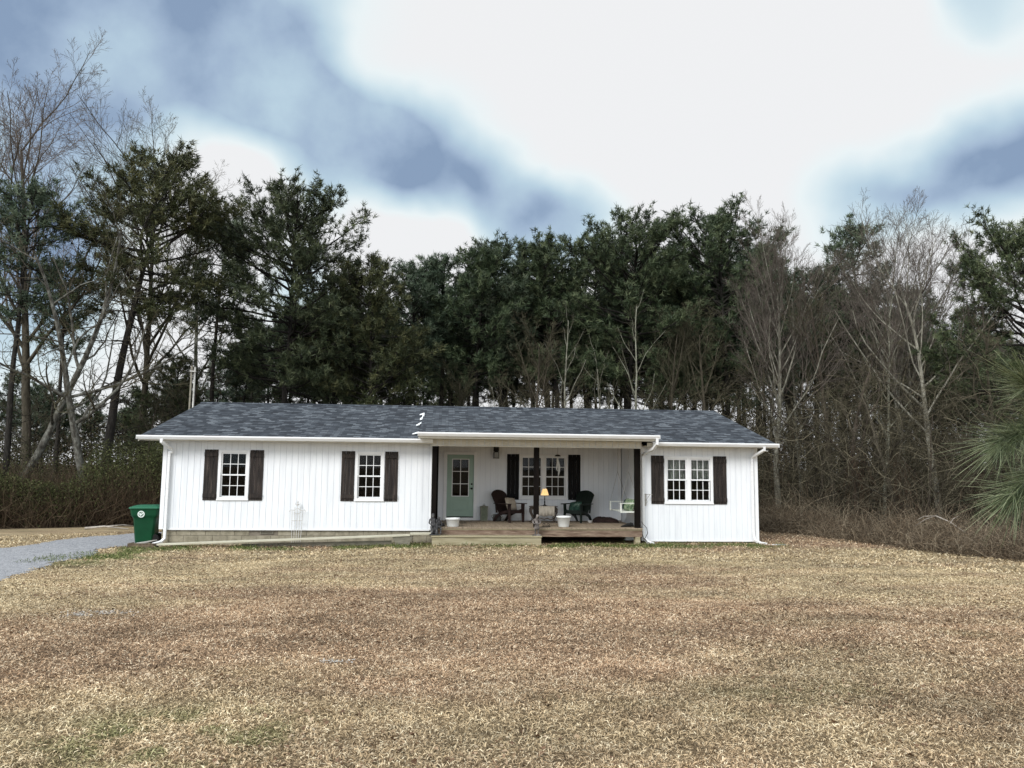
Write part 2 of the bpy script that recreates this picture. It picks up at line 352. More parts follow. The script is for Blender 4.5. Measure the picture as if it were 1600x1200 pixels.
# interior shell
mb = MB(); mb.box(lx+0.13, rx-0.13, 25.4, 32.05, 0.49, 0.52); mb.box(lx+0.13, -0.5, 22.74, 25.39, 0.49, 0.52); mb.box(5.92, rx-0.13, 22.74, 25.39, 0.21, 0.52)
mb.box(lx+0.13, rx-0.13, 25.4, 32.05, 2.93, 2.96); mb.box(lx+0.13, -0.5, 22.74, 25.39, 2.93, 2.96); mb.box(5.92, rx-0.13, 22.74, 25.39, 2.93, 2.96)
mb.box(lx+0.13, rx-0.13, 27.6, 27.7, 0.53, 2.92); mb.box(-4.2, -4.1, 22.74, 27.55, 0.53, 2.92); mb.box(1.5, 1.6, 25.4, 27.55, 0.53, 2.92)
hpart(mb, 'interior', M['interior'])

# ---- roof: two slopes with thickness
def rz(y): return 3.10+0.258*(y-22.2)
mb = MB()
prof = lambda y0: [(y0, rz(y0)), (27.4, rz(27.4)), (32.64, rz(22.16)), (32.64, rz(22.16)-0.11), (27.4, rz(27.4)-0.11), (y0, rz(y0)-0.11)]
vs = []; fs = []
for xx, y0 in ((-8.50, 22.16), (-0.70, 22.16), (-0.70, 25.3), (5.96, 25.3), (5.96, 22.16), (9.77, 22.16)): vs += [(xx, a, b) for a, b in prof(y0)]
for i in (0, 2, 4):
    for j in range(6):
        a = i*6+j; b = i*6+(j+1) % 6; fs.append((a, b, b+6, a+6))
for i in (1, 3): fs += [(i*6+5, i*6, i*6+6, i*6+11)]   # step where the porch roof takes over
fs += [tuple(range(6)), tuple(range(35, 29, -1))]
mb.add(vs, fs)
roof = hpart(mb, 'roof', None or M.setdefault('shingle', mat('tmp', [(0, (0.1, 0.1, 0.1))])))
mb = MB(); mb.prism([(27.24, rz(27.24)+0.018), (27.4, rz(27.4)+0.022), (27.56, rz(27.24)+0.018), (27.56, rz(27.24)+0.004), (27.4, rz(27.4)+0.006), (27.24, rz(27.24)+0.004)], -8.51, 9.78, axis='x')
hpart(mb, 'ridge_cap', M['shingle'], roof)
# porch roof, flatter, breaking from the main slope
mb = MB(); a, b = (21.66, 3.235), (25.88, 4.062)
mb.prism([a, b, (25.88, 3.95), (21.66, 3.13)], -0.79, 6.05, axis='x')
pr = hpart(mb, 'porch_roof', M['shingle'])
mb = MB()   # shingled and sided cheeks under the porch roof ends
for x0, x1 in ((-0.74, -0.66), (5.92, 6.0)):
    mb.prism([(22.2, 3.12), (22.2, 3.225), (25.2, 3.82), (25.2, rz(25.2)-0.02)], x0, x1, axis='x')
hsplit(mb, 'porch_roof_cheek', M['shingle'], pr)
# torn pieces of bare flashing up the left edge
mb = MB()
def on_slope(y): return rz(y)+0.012
for (x, y, w, l) in [(-0.84, 25.75, 0.15, 0.12), (-0.79, 25.5, 0.07, 0.35), (-0.83, 24.98, 0.09, 0.30), (-0.90, 24.0, 0.11, 0.16), (-0.84, 24.22, 0.10, 0.14), (-0.93, 22.75, 0.16, 0.10), (-0.84, 22.85, 0.12, 0.14)]:
    mb.add([(x-w/2, y-l/2, on_slope(y-l/2)), (x+w/2, y-l/2, on_slope(y-l/2)+0.03), (x+w/2, y+l/2, on_slope(y+l/2)+0.05), (x-w/2, y+l/2, on_slope(y+l/2)),
            (x-w/2, y-l/2, on_slope(y-l/2)+0.012), (x+w/2, y-l/2, on_slope(y-l/2)+0.045), (x+w/2, y+l/2, on_slope(y+l/2)+0.065), (x-w/2, y+l/2, on_slope(y+l/2)+0.012)],
           [(0, 3, 2, 1), (4, 5, 6, 7), (0, 1, 5, 4), (1, 2, 6, 5), (2, 3, 7, 6), (3, 0, 4, 7)])
hsplit(mb, 'flashing', M['flash'], pr)
# fascia, soffit, gutters
mb = MB()
mb.box(-8.48, -0.80, 22.17, 22.60, 2.967, 2.985); mb.box(6.06, 9.75, 22.17, 22.60, 2.967, 2.985); mb.box(-0.79, -0.36, 22.26, 22.58, 2.967, 2.985)
mb.box(5.79, 6.05, 22.17, 22.58, 2.967, 2.985)
mb.box(-8.48, 9.75, 32.22, 32.62, 2.967, 2.985)
hsplit(mb, 'soffit', M['dirtytrim'])
mb = MB()
mb.box(-8.50, -0.36, 22.13, 22.158, 2.96, 3.075); mb.box(5.85, 9.77, 22.13, 22.158, 2.96, 3.075)
for x0, x1 in ((-8.525, -8.503), (9.773, 9.795)):
    mb.prism([(22.13, 2.94), (22.13, 3.04), (27.4, rz(27.4)-0.04), (32.66, 3.04), (32.66, 2.94), (27.4, rz(27.4)-0.15)], x0, x1, axis='x')
mb.box(-8.50, 9.77, 32.645, 32.67, 2.96, 3.075)
hsplit(mb, 'fascia', M['dirtytrim'])
def gutter(x0, x1, y, z):
    mb = MB(); poly = [(y, z), (y-0.12, z+0.005), (y-0.125, z-0.03), (y-0.10, z-0.07), (y-0.075, z-0.105), (y, z-0.105), (y, z-0.095), (y-0.068, z-0.095), (y-0.092, z-0.065), (y-0.11, z-0.02), (y-0.01, z-0.02)]
    mb.prism([(p[0], p[1]) for p in poly], x0, x1, axis='x')
    mb.box(x0-0.008, x0, y-0.125, y, z-0.105, z+0.004); mb.box(x1, x1+0.008, y-0.125, y, z-0.105, z+0.004)
    return mb
hpart(gutter(-8.53, -0.40, 22.128, 3.092), 'gutter', M['gutter'])
hpart(gutter(6.00, 9.79, 22.128, 3.085), 'gutter', M['gutter'])
hpart(gutter(-0.80, 6.06, 21.628, 3.262), 'gutter', M['gutter'])
mb = MB(); mb.box(-0.79, 6.05, 21.632, 21.658, 3.10, 3.23); mb.box(-0.77, 6.03, 21.66, 22.19, 3.105, 3.125)
hpart(mb, 'porch_fascia', M['dirtytrim'])
M['ceiling_bounce'] = mat('tan_bounce_ceiling', [(0.3, (0.36, 0.28, 0.17)), (0.7, (0.50, 0.41, 0.27))], scale=(6, 0.5, 1), noise=3, rough=0.7)  # unseen ceiling, tan tone added to bounce warm light onto the porch wall
# porch header beam with its own siding, ceiling
hb = MB(); hg = MB(); x = -0.43
while x < 5.70:
    hb.box(x, min(x+0.152, 5.70), 22.20, 22.214, 2.93, 3.102); x += 0.17
hg.box(-0.43, 5.70, 22.216, 22.36, 2.925, 3.10)
head = hpart(hb, 'header_beam', M['dirtytrim']); hpart(hg, 'beam_core', M['groove'], head)
mb = MB(); mb.box(-0.44, 5.71, 22.185, 22.212, 2.90, 2.926); hpart(mb, 'beam_trim', M['dirtytrim'], head)
mb = MB(); mb.box(-0.36, 5.78, 22.365, 25.19, 2.992, 3.02); hpart(mb, 'porch_ceiling', M['ceiling_bounce'])
# posts
for x, w in ((-0.335, 0.15), (2.61, 0.15), (5.585, 0.16)):
    mb = MB(); mb.box(x-w/2, x+w/2, 22.22, 22.37, 0.60, 2.898); hpart(mb, 'porch_post', M['post'], bevel=0.008)
# deck
mb = MB(); x = -0.36
while x < 5.66:
    mb.box(x, min(x+0.137, 5.71), 22.17, 25.17, 0.562, 0.60); x += 0.143
deck = hpart(mb, 'deck', M['deck'], bevel=0.003)
mb = MB(); mb.box(-0.33, 5.70, 22.205, 22.245, 0.345, 0.56); hpart(mb, 'rim_board', M['rim'], deck, bevel=0.004)
mb = MB(); mb.box(-0.33, 5.70, 22.19, 22.203, 0.535, 0.558); hpart(mb, 'rim_trim', M['stepwood'], deck)
mb = MB()
for i in range(12): mb.box(-0.30+i*0.5, -0.26+i*0.5, 22.25, 25.1, 0.37, 0.558)
hpart(mb, 'joists', M['greywood'], deck)
mb = MB()
for x in (5.56, 2.55): mb.box(x-0.07, x+0.07, 22.25, 22.39, -0.1, 0.556)
mb.box(5.50, 5.64, 22.20, 22.24, -0.05, 0.342)
hsplit(mb, 'deck_leg', M['stepwood'], deck)
# step: box with a tread
mb = MB(); mb.box(-0.38, 2.73, 21.84, 22.18, 0.355, 0.395); st = hpart(mb, 'porch_step', M['stepwood'], bevel=0.004)
mb = MB(); mb.box(-0.36, 2.71, 21.875, 21.915, 0.0, 0.352); mb.box(-0.36, -0.32, 21.917, 22.17, 0.0, 0.352); mb.box(2.67, 2.71, 21.917, 22.17, 0.0, 0.352); hpart(mb, 'step_riser', M['stepwood'], st)
mb = MB(); mb.box(5.36, 5.63, 22.86, 23.05, 0.19, 0.32); b = hpart(mb, 'crawlspace_vent', M['white_plastic'], bevel=0.01)

# ---- windows
def window(x0, x1, z0, z1, y, sashes=1, casing=0.075, curtain=False):
    """opening x0..x1, z0..z1 in the plane y"""
    o = MB()
    o.box(x0-casing, x0+0.0, y-0.03, y+0.10, z0-casing, z1+casing); o.box(x1, x1+casing, y-0.03, y+0.10, z0-casing, z1+casing)
    o.box(x0, x1, y-0.03, y+0.10, z1, z1+casing); o.box(x0, x1, y-0.03, y+0.10, z0-casing, z0)
    w = (x1-x0)
    cols = [(x0, x1)]
    if sashes == 2:
        c = (x0+x1)/2; o.box(c-0.055, c+0.055, y-0.028, y+0.10, z0, z1); cols = [(x0, c-0.055), (c+0.055, x1)]
    o.box(x0-casing-0.01, x1+casing+0.01, y-0.045, y-0.031, z0-casing-0.012, z0-casing+0.02)
    fr = hpart(o, 'window', M['trim'], bevel=0.004)
    zm = (z0+z1)/2
    for a, b in cols:
        for k, (c0, c1, yy) in enumerate(((zm-0.02, z1, y+0.005), (z0, zm+0.02, y+0.035))):
            s = MB(); t = 0.036
            s.box(a, a+t, yy, yy+0.028, c0, c1); s.box(b-t, b, yy, yy+0.028, c0, c1)
            s.box(a+t, b-t, yy, yy+0.028, c0, c0+t); s.box(a+t, b-t, yy, yy+0.028, c1-t, c1)
            g0, g1, h0, h1 = a+t, b-t, c0+t, c1-t
            mt = 0.009
            for i in (1, 2):
                xx = g0+(g1-g0)*i/3; s.box(xx-mt, xx+mt, yy+0.004, yy+0.012, h0, h1)
            hh = (h0+h1)/2; s.box(g0, g1, yy+0.0035, yy+0.0125, hh-mt, hh+mt)
            so = hpart(s, 'sash', M['trim'], fr)
            g = MB(); g.box(g0, g1, yy+0.014, yy+0.019, h0, h1); go = hpart(g, 'pane', M['glass'], fr)
    if curtain:
        for a, b in cols:
            c = MB(); n = 14; vs = []; fs = []
            for i in range(n+1):
                xx = a+0.03+(b-a-0.06)*i/n; yy = y+0.105+0.012*math.sin(i*2.1)
                vs += [(xx, yy, zm), (xx, yy, z1-0.02), (xx, yy+0.004, zm), (xx, yy+0.004, z1-0.02)]
            for i in range(n):
                p = i*4; q = p+4; fs += [(p, q, q+1, p+1), (p+2, p+3, q+3, q+2)]
            c.add(vs, fs); hpart(c, 'curtain', M['curtain'], fr)
    return fr
def shutter(x0, x1, z0, z1, y, m, label):
    s = MB(); n = 3; w = (x1-x0)/n
    for i in range(n): s.box(x0+i*w+0.003, x0+(i+1)*w-0.003, y-0.022, y-0.002, z0, z1)
    for zc in (z0+0.13, z1-0.14): s.box(x0+0.004, x1-0.004, y-0.048, y-0.0225, zc-0.055, zc+0.055)
    return hpart(s, 'shutter', m, label=label, bevel=0.003)
window(*W1, 22.6); window(*W2, 22.6)
window(*W3, 22.6, sashes=2, curtain=True); window(*WB, 25.2, sashes=2)
DK = 'dark weathered wood plank shutter with two battens'
for a, b in ((-6.85, -6.47), (-5.58, -5.20), (-3.01, -2.63), (-1.77, -1.39)): shutter(a, b, 1.30, 2.73, 22.6, M['shutter'], DK)
for a, b in ((6.08, 6.47), (7.98, 8.39)): shutter(a, b, 1.28, 2.71, 22.6, M['shutter'], DK)
for a, b in ((1.98, 2.375), (4.0, 4.41)): shutter(a, b, 1.27, 2.75, 25.2, M['black_wood'], 'flat black shutter')
# ---- door
o = MB()
o.box(-0.08, 0.028, 25.165, 25.30, 0.60, 2.80); o.box(0.902, 1.01, 25.165, 25.30, 0.60, 2.80); o.box(0.028, 0.902, 25.165, 25.30, 2.712, 2.80)
o.box(0.028, 0.902, 25.15, 25.30, 0.60, 0.685)
hpart(o, 'door_frame', M['trim'], bevel=0.004)
d = MB(); y0, y1 = 25.215, 25.26; gx0, gx1, gz0, gz1 = 0.20, 0.735, 1.37, 2.565
d.box(0.032, gx0, y0, y1, 0.72, 2.705); d.box(gx1, 0.898, y0, y1, 0.72, 2.705); d.box(gx0, gx1, y0, y1, gz1, 2.705)
d.box(gx0, gx1, y0, y1, 1.24, gz0); d.box(gx0, gx1, y0, y1, 0.72, 0.90); d.box(gx0, gx1, y0+0.014, y1, 0.90, 1.24); d.box(gx0+0.05, gx1-0.05, y0+0.004, y0+0.0138, 0.95, 1.19)
door = hpart(d, 'door', M['door'], bevel=0.003)
o = MB(); o.box(0.03, 0.90, 25.19, 25.27, 0.686, 0.717); hpart(o, 'threshold', M['black_metal'], door)
o = MB(); mt = 0.011
for a in (gx0, gx1): o.box(a-0.012, a+0.012, y0-0.006, y0-0.001, gz0-0.012, gz1+0.012)
for a in (gz0, gz1): o.box(gx0+0.0125, gx1-0.0125, y0-0.006, y0-0.001, a-0.012, a+0.012)
xx = (gx0+gx1)/2; o.box(xx-mt, xx+mt, y0+0.002, y0+0.012, gz0, gz1)
for i in (1, 2):
    zz = gz0+(gz1-gz0)*i/3; o.box(gx0, gx1, y0+0.003, y0+0.0125, zz-mt, zz+mt)
hpart(o, 'glazing_bar', M['trim'], door)
o = MB(); o.box(gx0, gx1, y0+0.015, y0+0.020, gz0, gz1); hpart(o, 'pane', M['glass'], door)
def horiz_knob(parts, x, y, z, name):
    o = MB(); T = Matrix.Translation((x, y, z)) @ Matrix.Rotation(R(90), 4, 'X')
    l = MB().lathe(parts, k=14); o.add([tuple(T @ Vector(v)) for v in l.v], l.f); hpart(o, name, M['black_metal'], door, smooth=True)
horiz_knob([(0.032, 0), (0.032, 0.008), (0.012, 0.010), (0.012, 0.03), (0.03, 0.04), (0.034, 0.055), (0.024, 0.068), (0.004, 0.072)], 0.835, y0, 1.62, 'door_knob')
horiz_knob([(0.032, 0), (0.032, 0.012), (0.014, 0.018), (0.003, 0.019)], 0.835, y0, 1.76, 'deadbolt')
# ---- porch lantern on the wall
o = MB(); o.box(1.53, 1.70, 25.08, 25.19, 2.83, 2.98); o.prism([(1.535, 2.80), (1.695, 2.80), (1.675, 2.83), (1.555, 2.83)], 25.0, 25.14, axis='y')
for x in (1.535, 1.685):
    for y in (24.99, 25.13): o.box(x-0.006, x+0.010, y, y+0.014, 2.62, 2.80)
o.box(1.525, 1.705, 24.98, 25.15, 2.60, 2.62)
pl = hpart(o, 'porch_light', M['black_metal'])
o = MB(); o.box(1.549, 1.681, 25.006, 25.128, 2.622, 2.798); hpart(o, 'lantern_glass', M['litglass'], pl)
# ---- downspouts
def spout(path, name='downspout', r=0.052):
    o = MB().tube(path, r, k=4, cap=True); return hpart(o, name, M['gutter'], bevel=0.006)
spout([(-7.87, 22.07, 3.0), (-7.87, 22.07, 2.92), (-7.80, 22.25, 2.82), (-7.74, 22.50, 2.72), (-7.74, 22.53, 2.62)], r=0.055)
spout([(-7.80, 22.53, 2.66), (-7.80, 22.53, 0.36), (-7.80, 22.53, 0.24), (-7.86, 22.46, 0.15), (-8.02, 22.28, 0.10)])
spout([(9.36, 22.07, 3.0), (9.36, 22.07, 2.90), (9.22, 22.35, 2.76), (9.16, 22.53, 2.68), (9.16, 22.54, 2.5), (9.16, 22.54, 0.40), (9.18, 22.50, 0.24), (9.30, 22.35, 0.16), (9.44, 22.22, 0.15)])
spout([(5.99, 21.565, 3.18), (5.99, 21.565, 3.02), (5.93, 21.78, 2.88), (5.84, 22.35, 2.78), (5.82, 22.53, 2.70), (5.82, 22.53, 2.5), (5.82, 22.53, 0.45), (5.84, 22.50, 0.30), (5.92, 22.38, 0.18), (6.06, 22.24, 0.14)])
spout([(9.40, 22.30, 2.90), (9.62, 22.45, 2.88)], name='conduit_stub', r=0.03)
# splash strip beside the right downspout
o = MB(); o.box(9.46, 9.95, 22.05, 22.22, 0.12, 0.15); sp = o.build('splash_strip', M['trim']); tag(sp, 'thin white strip lying in the grass under the right-hand downspout', 'drain strip')
# cable down by the right post
o = MB().tube([(5.70, 22.30, 0.78), (5.74, 22.20, 0.70), (5.82, 22.16, 0.62), (5.86, 22.2, 0.45), (5.80, 22.3, 0.30), (5.86, 22.25, 0.20), (5.97, 22.2, 0.14)], 0.009, k=6); hpart(o, 'cable', M['black_metal'])
# ================================================================== THINGS ROUND THE HOUSE
DZ = 0.60          # deck top
def local(mb, name, m, root, **k): return mb.build(name, m, root, **k)
# metal mast beside the left gable
t = empty('metal_mast', (-8.80, 27.4, 0.0), 0, 'thin pale metal mast rising beside the left end of the roof', 'mast')
MB().tube([(0, 0, 0), (0.01, 0, 5.68)], 0.032, k=10).build('pole', M['galv'], t, smooth=True)
MB().tube([(-0.13, 0.0, 0), (-0.10, 0.0, 5.72)], 0.036, k=4).build('back_pole', M['greywood'], t)
MB().box(-0.15, 0.05, -0.05, 0.05, 5.50, 5.55).build('clamp', M['galv'], t)
# wheeled bin
t = empty('wheeled_bin', (-8.52, 23.15, 0.03), R(4), 'tall green wheeled rubbish bin with closed lid beside the left corner of the house', 'rubbish bin')
def ring(w, d, z, c=0.05, ox=0, oy=0):
    a, b = w/2, d/2
    return [(ox-a+c, oy-b, z), (ox+a-c, oy-b, z), (ox+a, oy-b+c, z), (ox+a, oy+b-c, z), (ox+a-c, oy+b, z), (ox-a+c, oy+b, z), (ox-a, oy+b-c, z), (ox-a, oy-b+c, z)]
def loft(rings):
    m = MB(); n = len(rings[0]); vs = [v for r in rings for v in r]
    fs = [(i*n+j, i*n+(j+1) % n, (i+1)*n+(j+1) % n, (i+1)*n+j) for i in range(len(rings)-1) for j in range(n)]
    fs += [tuple(range(n))[::-1], tuple((len(rings)-1)*n+j for j in range(n))]
    return m.add(vs, fs)
loft([ring(0.46, 0.46, 0.03), ring(0.50, 0.50, 0.10), ring(0.60, 0.60, 0.68), ring(0.62, 0.62, 0.74), ring(0.72, 0.70, 0.82), ring(0.76, 0.74, 0.97), ring(0.78, 0.76, 0.985), ring(0.78, 0.76, 1.005)]).build('bin_body', M['bin'], t, bevel=0.012)
loft([ring(0.83, 0.80, 1.008), ring(0.84, 0.81, 1.03), ring(0.80, 0.78, 1.055), ring(0.56, 0.60, 1.10), ring(0.40, 0.48, 1.105)]).build('bin_lid', M['binlid'], t, bevel=0.01)
for s in (-1, 1):
    o = MB(); T = Matrix.Translation((0.20, 0.10*s+0.10, 0.14)) @ Matrix.Rotation(R(90), 4, 'X')
    MBw = MB().lathe([(0.02, -0.03), (0.13, -0.03), (0.145, -0.015), (0.145, 0.015), (0.13, 0.03), (0.02, 0.03)], k=22)
    T = Matrix.Translation((0.27 if s > 0 else 0.27, -0.20 if s < 0 else 0.22, 0.145)) @ Matrix.Rotation(R(90), 4, 'X')
    o.add([tuple(T @ Vector(v)) for v in MBw.v], MBw.f); o.build('wheel', M['rubber'], t, smooth=False)
MB().tube([(0.30, 0.30, 0.93), (0.46, 0.28, 0.93), (0.46, -0.28, 0.93), (0.30, -0.30, 0.93)], 0.017, k=8).build('handle', M['bin'], t, smooth=True)
# round emblem: ring with a tick-shaped mark
em = MB(); yb = -0.378
def disc(r0, r1, n=32, cx=-0.07, cz=0.86):
    vs = []; fs = []
    for i in range(n):
        a = 2*math.pi*i/n
        for r in (r0, r1):
            yy = -0.372-0.02*0  # filled in below by slope
            for dy in (0, -0.004):
                z = cz+r*math.sin(a); vs.append((cx+r*math.cos(a), -0.352-(z-0.80)*0.13-0.004+dy, z))
    for i in range(n):
        p = i*4; q = ((i+1) % n)*4
        fs += [(p+1, q+1, q+3, p+3), (p, p+2, q+2, q), (p, q, q+1, p+1), (p+2, p+3, q+3, q+2)]
    return vs, fs
em.add(*disc(0.066, 0.095))
def flat(poly):
    n = len(poly); f = [(-0.07+x, -0.352-(0.86+z-0.80)*0.13-0.006, 0.86+z) for x, z in poly]; g = [(x, y+0.003, z) for x, y, z in f]
    em.add(f+g, [tuple(range(n)), tuple(range(2*n-1, n-1, -1))]+[(i, i+n, (i+1) % n+n, (i+1) % n) for i in range(n)])
flat([(-0.060, 0.02), (-0.03, 0.035), (0.0, 0.012), (0.05, 0.045), (0.058, 0.02), (-0.01, -0.05), (-0.035, -0.04)])
flat([(-0.02, 0.052), (0.02, 0.06), (0.035, 0.05), (0.0, 0.04)])
flat([(0.02, -0.045), (0.055, -0.01), (0.045, -0.035)])
em.build('emblem', M['white_print'], t)
# splash block trough with debris under the downspout
t = empty('splash_block', (-8.12, 21.93, 0.0), R(-4), 'brown concrete splash block in front of the green bin', 'splash block')
MB().box(-0.38, 0.33, -0.16, 0.18, 0.0, 0.15).box(-0.38, 0.33, -0.16, -0.12, 0.151, 0.175).box(-0.38, -0.34, -0.119, 0.18, 0.151, 0.175).build('trough', M['brown_block'], t, bevel=0.012)
MB().tube([(-0.2, 0.0, 0.16), (0.0, -0.02, 0.175), (0.22, 0.02, 0.23), (0.33, 0.03, 0.25)], [0.02, 0.035, 0.02, 0.012], k=6).build('debris', M['galv'], t)
# long pale plank sloping up to the porch
t = MB().beam((-8.02, 22.02, 0.115), (-0.98, 22.18, 0.385), 0.24, 0.045).build('plank', M['palewood'], None, bevel=0.004)
tag(t, 'long pale plank sloping up across the front of the left wing towards the porch', 'plank')
t = MB().beam((-0.97, 22.16, 0.425), (-0.40, 22.2, 0.43), 0.26, 0.05).build('board', M['palewood'], None, bevel=0.004)
tag(t, 'short pale board resting level between the support block and the porch step', 'plank')
t = loft([ring(0.40, 0.26, -0.02, 0.01), ring(0.42, 0.28, 0.18, 0.01), ring(0.56, 0.32, 0.355, 0.01), ring(0.56, 0.32, 0.395, 0.01)]).build('support_block', M['greywood'], None, bevel=0.006)
t.location = (-1.18, 22.25, 0.0)
t.data.transform(Matrix.Scale(0.88, 4, (0, 0, 1)))
tag(t, 'weathered wooden trestle block holding up the upper end of the long plank', 'support block')
# long grey board lying on the ground under the plank
t = MB().beam((-5.6, 22.2, 0.07), (-1.5, 22.3, 0.16), 0.06, 0.12).build('edging_board', M['greywood'], None); tag(t, 'weathered grey edging board lying under the long pale plank', 'edging board')
# garden trellis
t = empty('garden_trellis', (-4.18, 22.42, 0.05), 0, 'small rusty white garden trellis with a finial leaning on the left wing', 'trellis')
o = MB()
for x, zt in ((-0.15, 0.98), (-0.075, 1.09), (0.0, 1.14), (0.075, 1.09), (0.15, 0.98)):
    o.tube([(x*0.75, 0, 0.0), (x*0.9, 0.03, 0.5), (x, 0.06, zt)], 0.007, k=6)
o.build('rods', M['iron_white'], t)
o = MB().tube([(-0.15, 0.045, 0.70), (0.15, 0.045, 0.70)], 0.008, k=6).tube([(-0.23, 0.06, 0.95), (-0.20, 0.06, 1.0), (-0.10, 0.06, 0.99), (0, 0.06, 1.05), (0.10, 0.06, 0.99), (0.20, 0.06, 1.0), (0.23, 0.06, 0.95)], 0.009, k=6)
o.tube([(-0.09, 0.06, 0.93), (-0.03, 0.06, 0.89), (0.03, 0.06, 0.89), (0.09, 0.06, 0.93)], 0.008, k=6)
o.build('crossbar', M['iron_white'], t)
MB().lathe([(0.004, 1.12), (0.03, 1.15), (0.012, 1.18), (0.022, 1.21), (0.003, 1.27)], c=(0, 0.06, 0), k=10).build('finial', M['iron_white'], t, smooth=True)
for s in (-1, 1): MB().tube([(s*0.02, 0.06, 1.13), (s*0.06, 0.06, 1.16), (s*0.055, 0.06, 1.20)], 0.008, k=6).build('scroll', M['iron_white'], t)
# wall bracket on the right wing
t = empty('plant_bracket', (5.90, 22.57, 1.22), 0, 'small grey scrolled plant bracket on the white wall left of the right wing window', 'bracket')
MB().box(-0.022, 0.022, 0.0, 0.012, 0.0, 0.36).build('back_plate', M['galv'], t)
MB().tube([(0, 0, 0.33), (0.08, -0.10, 0.35), (0.16, -0.16, 0.34)], 0.008, k=6).tube([(0, 0, 0.05), (0.04, -0.05, 0.12), (0.02, -0.02, 0.18), (0.07, -0.08, 0.28), (0.1, -0.12, 0.34)], 0.008, k=6).build('arm', M['galv'], t)

# adirondack chairs
def adirondack(x, y, rz_, mm, label):
    t = empty('adirondack_chair', (x, y, DZ), rz_, label, 'chair', 'adirondack chairs on the porch')
    # faces -Y locally; x is width
    o = MB()
    for i in range(6):
        y0 = -0.30+i*0.095; z0 = 0.37-(y0+0.30)*0.24
        o.beam((-0.26, y0+0.04, z0), (0.26, y0+0.04, z0), 0.085, 0.02, up=(0, 0.24, 1))
    o.build('seat', mm, t)
    o = MB(); hs = [0.66, 0.77, 0.83, 0.85, 0.83, 0.77, 0.66]
    base = Vector((0, 0.22, 0.22)); up = Vector((0, math.sin(R(24)), math.cos(R(24))))
    for i, h in enumerate(hs):
        s = i-3; a = base+Vector((s*0.062, 0, 0)); b = base+Vector((s*0.094, 0, 0))+up*h
        T0 = Vector((0.028, 0, 0)); T1 = Vector((0.046, 0, 0)); n = up.cross(Vector((1, 0, 0))).normalized()*0.018
        arc = lambda q: 0.60+0.25*math.sqrt(max(0.0, 1-(q/3.75)**2))
        bb = base+Vector((s*0.094, 0, 0)); b = bb
        vs = [a-T0, a+T0, bb+T1+up*arc(s+0.46), bb+up*arc(s), bb-T1+up*arc(s-0.46)]; vs2 = [v+n for v in vs]
        o.add([tuple(v) for v in vs+vs2], [(0, 1, 2, 3, 4), (9, 8, 7, 6, 5)]+[(j, j+5, (j+1) % 5+5, (j+1) % 5) for j in range(5)])
    o.build('backrest', mm, t)
    for s in (-1, 1):
        MB().prism([(s*0.27, -0.40), (s*0.40, -0.40), (s*0.42, -0.30), (s*0.38, 0.34), (s*0.30, 0.36), (s*0.28, -0.1)], 0.565, 0.59).build('arm', mm, t, bevel=0.004)
        MB().prism([(-0.37, 0.0), (-0.29, 0.0), (-0.25, 0.40), (-0.25, 0.563), (-0.38, 0.563), (-0.37, 0.35)], s*0.275, s*0.31, axis='x').build('leg', mm, t)
        MB().prism([(-0.34, 0.33), (-0.30, 0.41), (0.05, 0.33), (0.34, 0.22), (0.50, 0.0), (0.42, 0.0), (0.24, 0.16), (0.0, 0.25)], s*0.24, s*0.272, axis='x').build('leg', mm, t)
        MB().beam((s*0.31, 0.30, 0.56), (s*0.27, 0.30, 0.28), 0.03, 0.05).build('arm_brace', mm, t)
    o = MB().box(-0.24, 0.24, -0.34, -0.315, 0.28, 0.38).build('front_rail', mm, t)
    return t
adirondack(2.02, 24.55, R(38), M['chair_brown'], 'dark brown adirondack chair with a tan cushion left of the side table')
adirondack(4.20, 24.50, R(-38), M['chair_green'], 'black green adirondack chair with a green cushion right of the side table')
def cushion(name, loc, rot, size, m, label, cat='cushion'):
    o = MB(); n = 8; vs = []; fs = []
    for s in (1, -1):
        for i in range(n+1):
            for j in range(n+1):
                u = i/n*2-1; v = j/n*2-1
                th = (max(0, 1-u**4)*max(0, 1-v**4))**0.45
                vs.append((u*size[0]/2*(1-0.06*v*v), s*(0.004+th*size[1]/2), v*size[2]/2*(1-0.06*u*u)))
    m1 = (n+1)**2
    for i in range(n):
        for j in range(n):
            a = i*(n+1)+j; fs.append((a, a+1, a+n+2, a+n+1)); fs.append((m1+a, m1+a+n+1, m1+a+n+2, m1+a+1))
    for i in range(n):
        for (a, b) in ((i, i+1), (n*(n+1)+i+1, n*(n+1)+i), ((i+1)*(n+1), i*(n+1)), (i*(n+1)+n, (i+1)*(n+1)+n)): fs.append((a, m1+a, m1+b, b))
    ob = o.add(vs, fs).build(name, m, None, smooth=True); ob.location = loc; ob.rotation_euler = rot
    return tag(ob, label, cat)
cushion('cushion', (2.075, 24.62, DZ+0.56), (R(-22), R(3), R(38)), (0.44, 0.13, 0.42), M['cushion_tan'], 'tan square cushion on the brown adirondack chair')
cushion('cushion', (4.12, 24.50, DZ+0.50), (R(-34), R(-6), R(-38)), (0.44, 0.12, 0.34), M['cushion_green'], 'green leaf-pattern cushion on the black green adirondack chair')
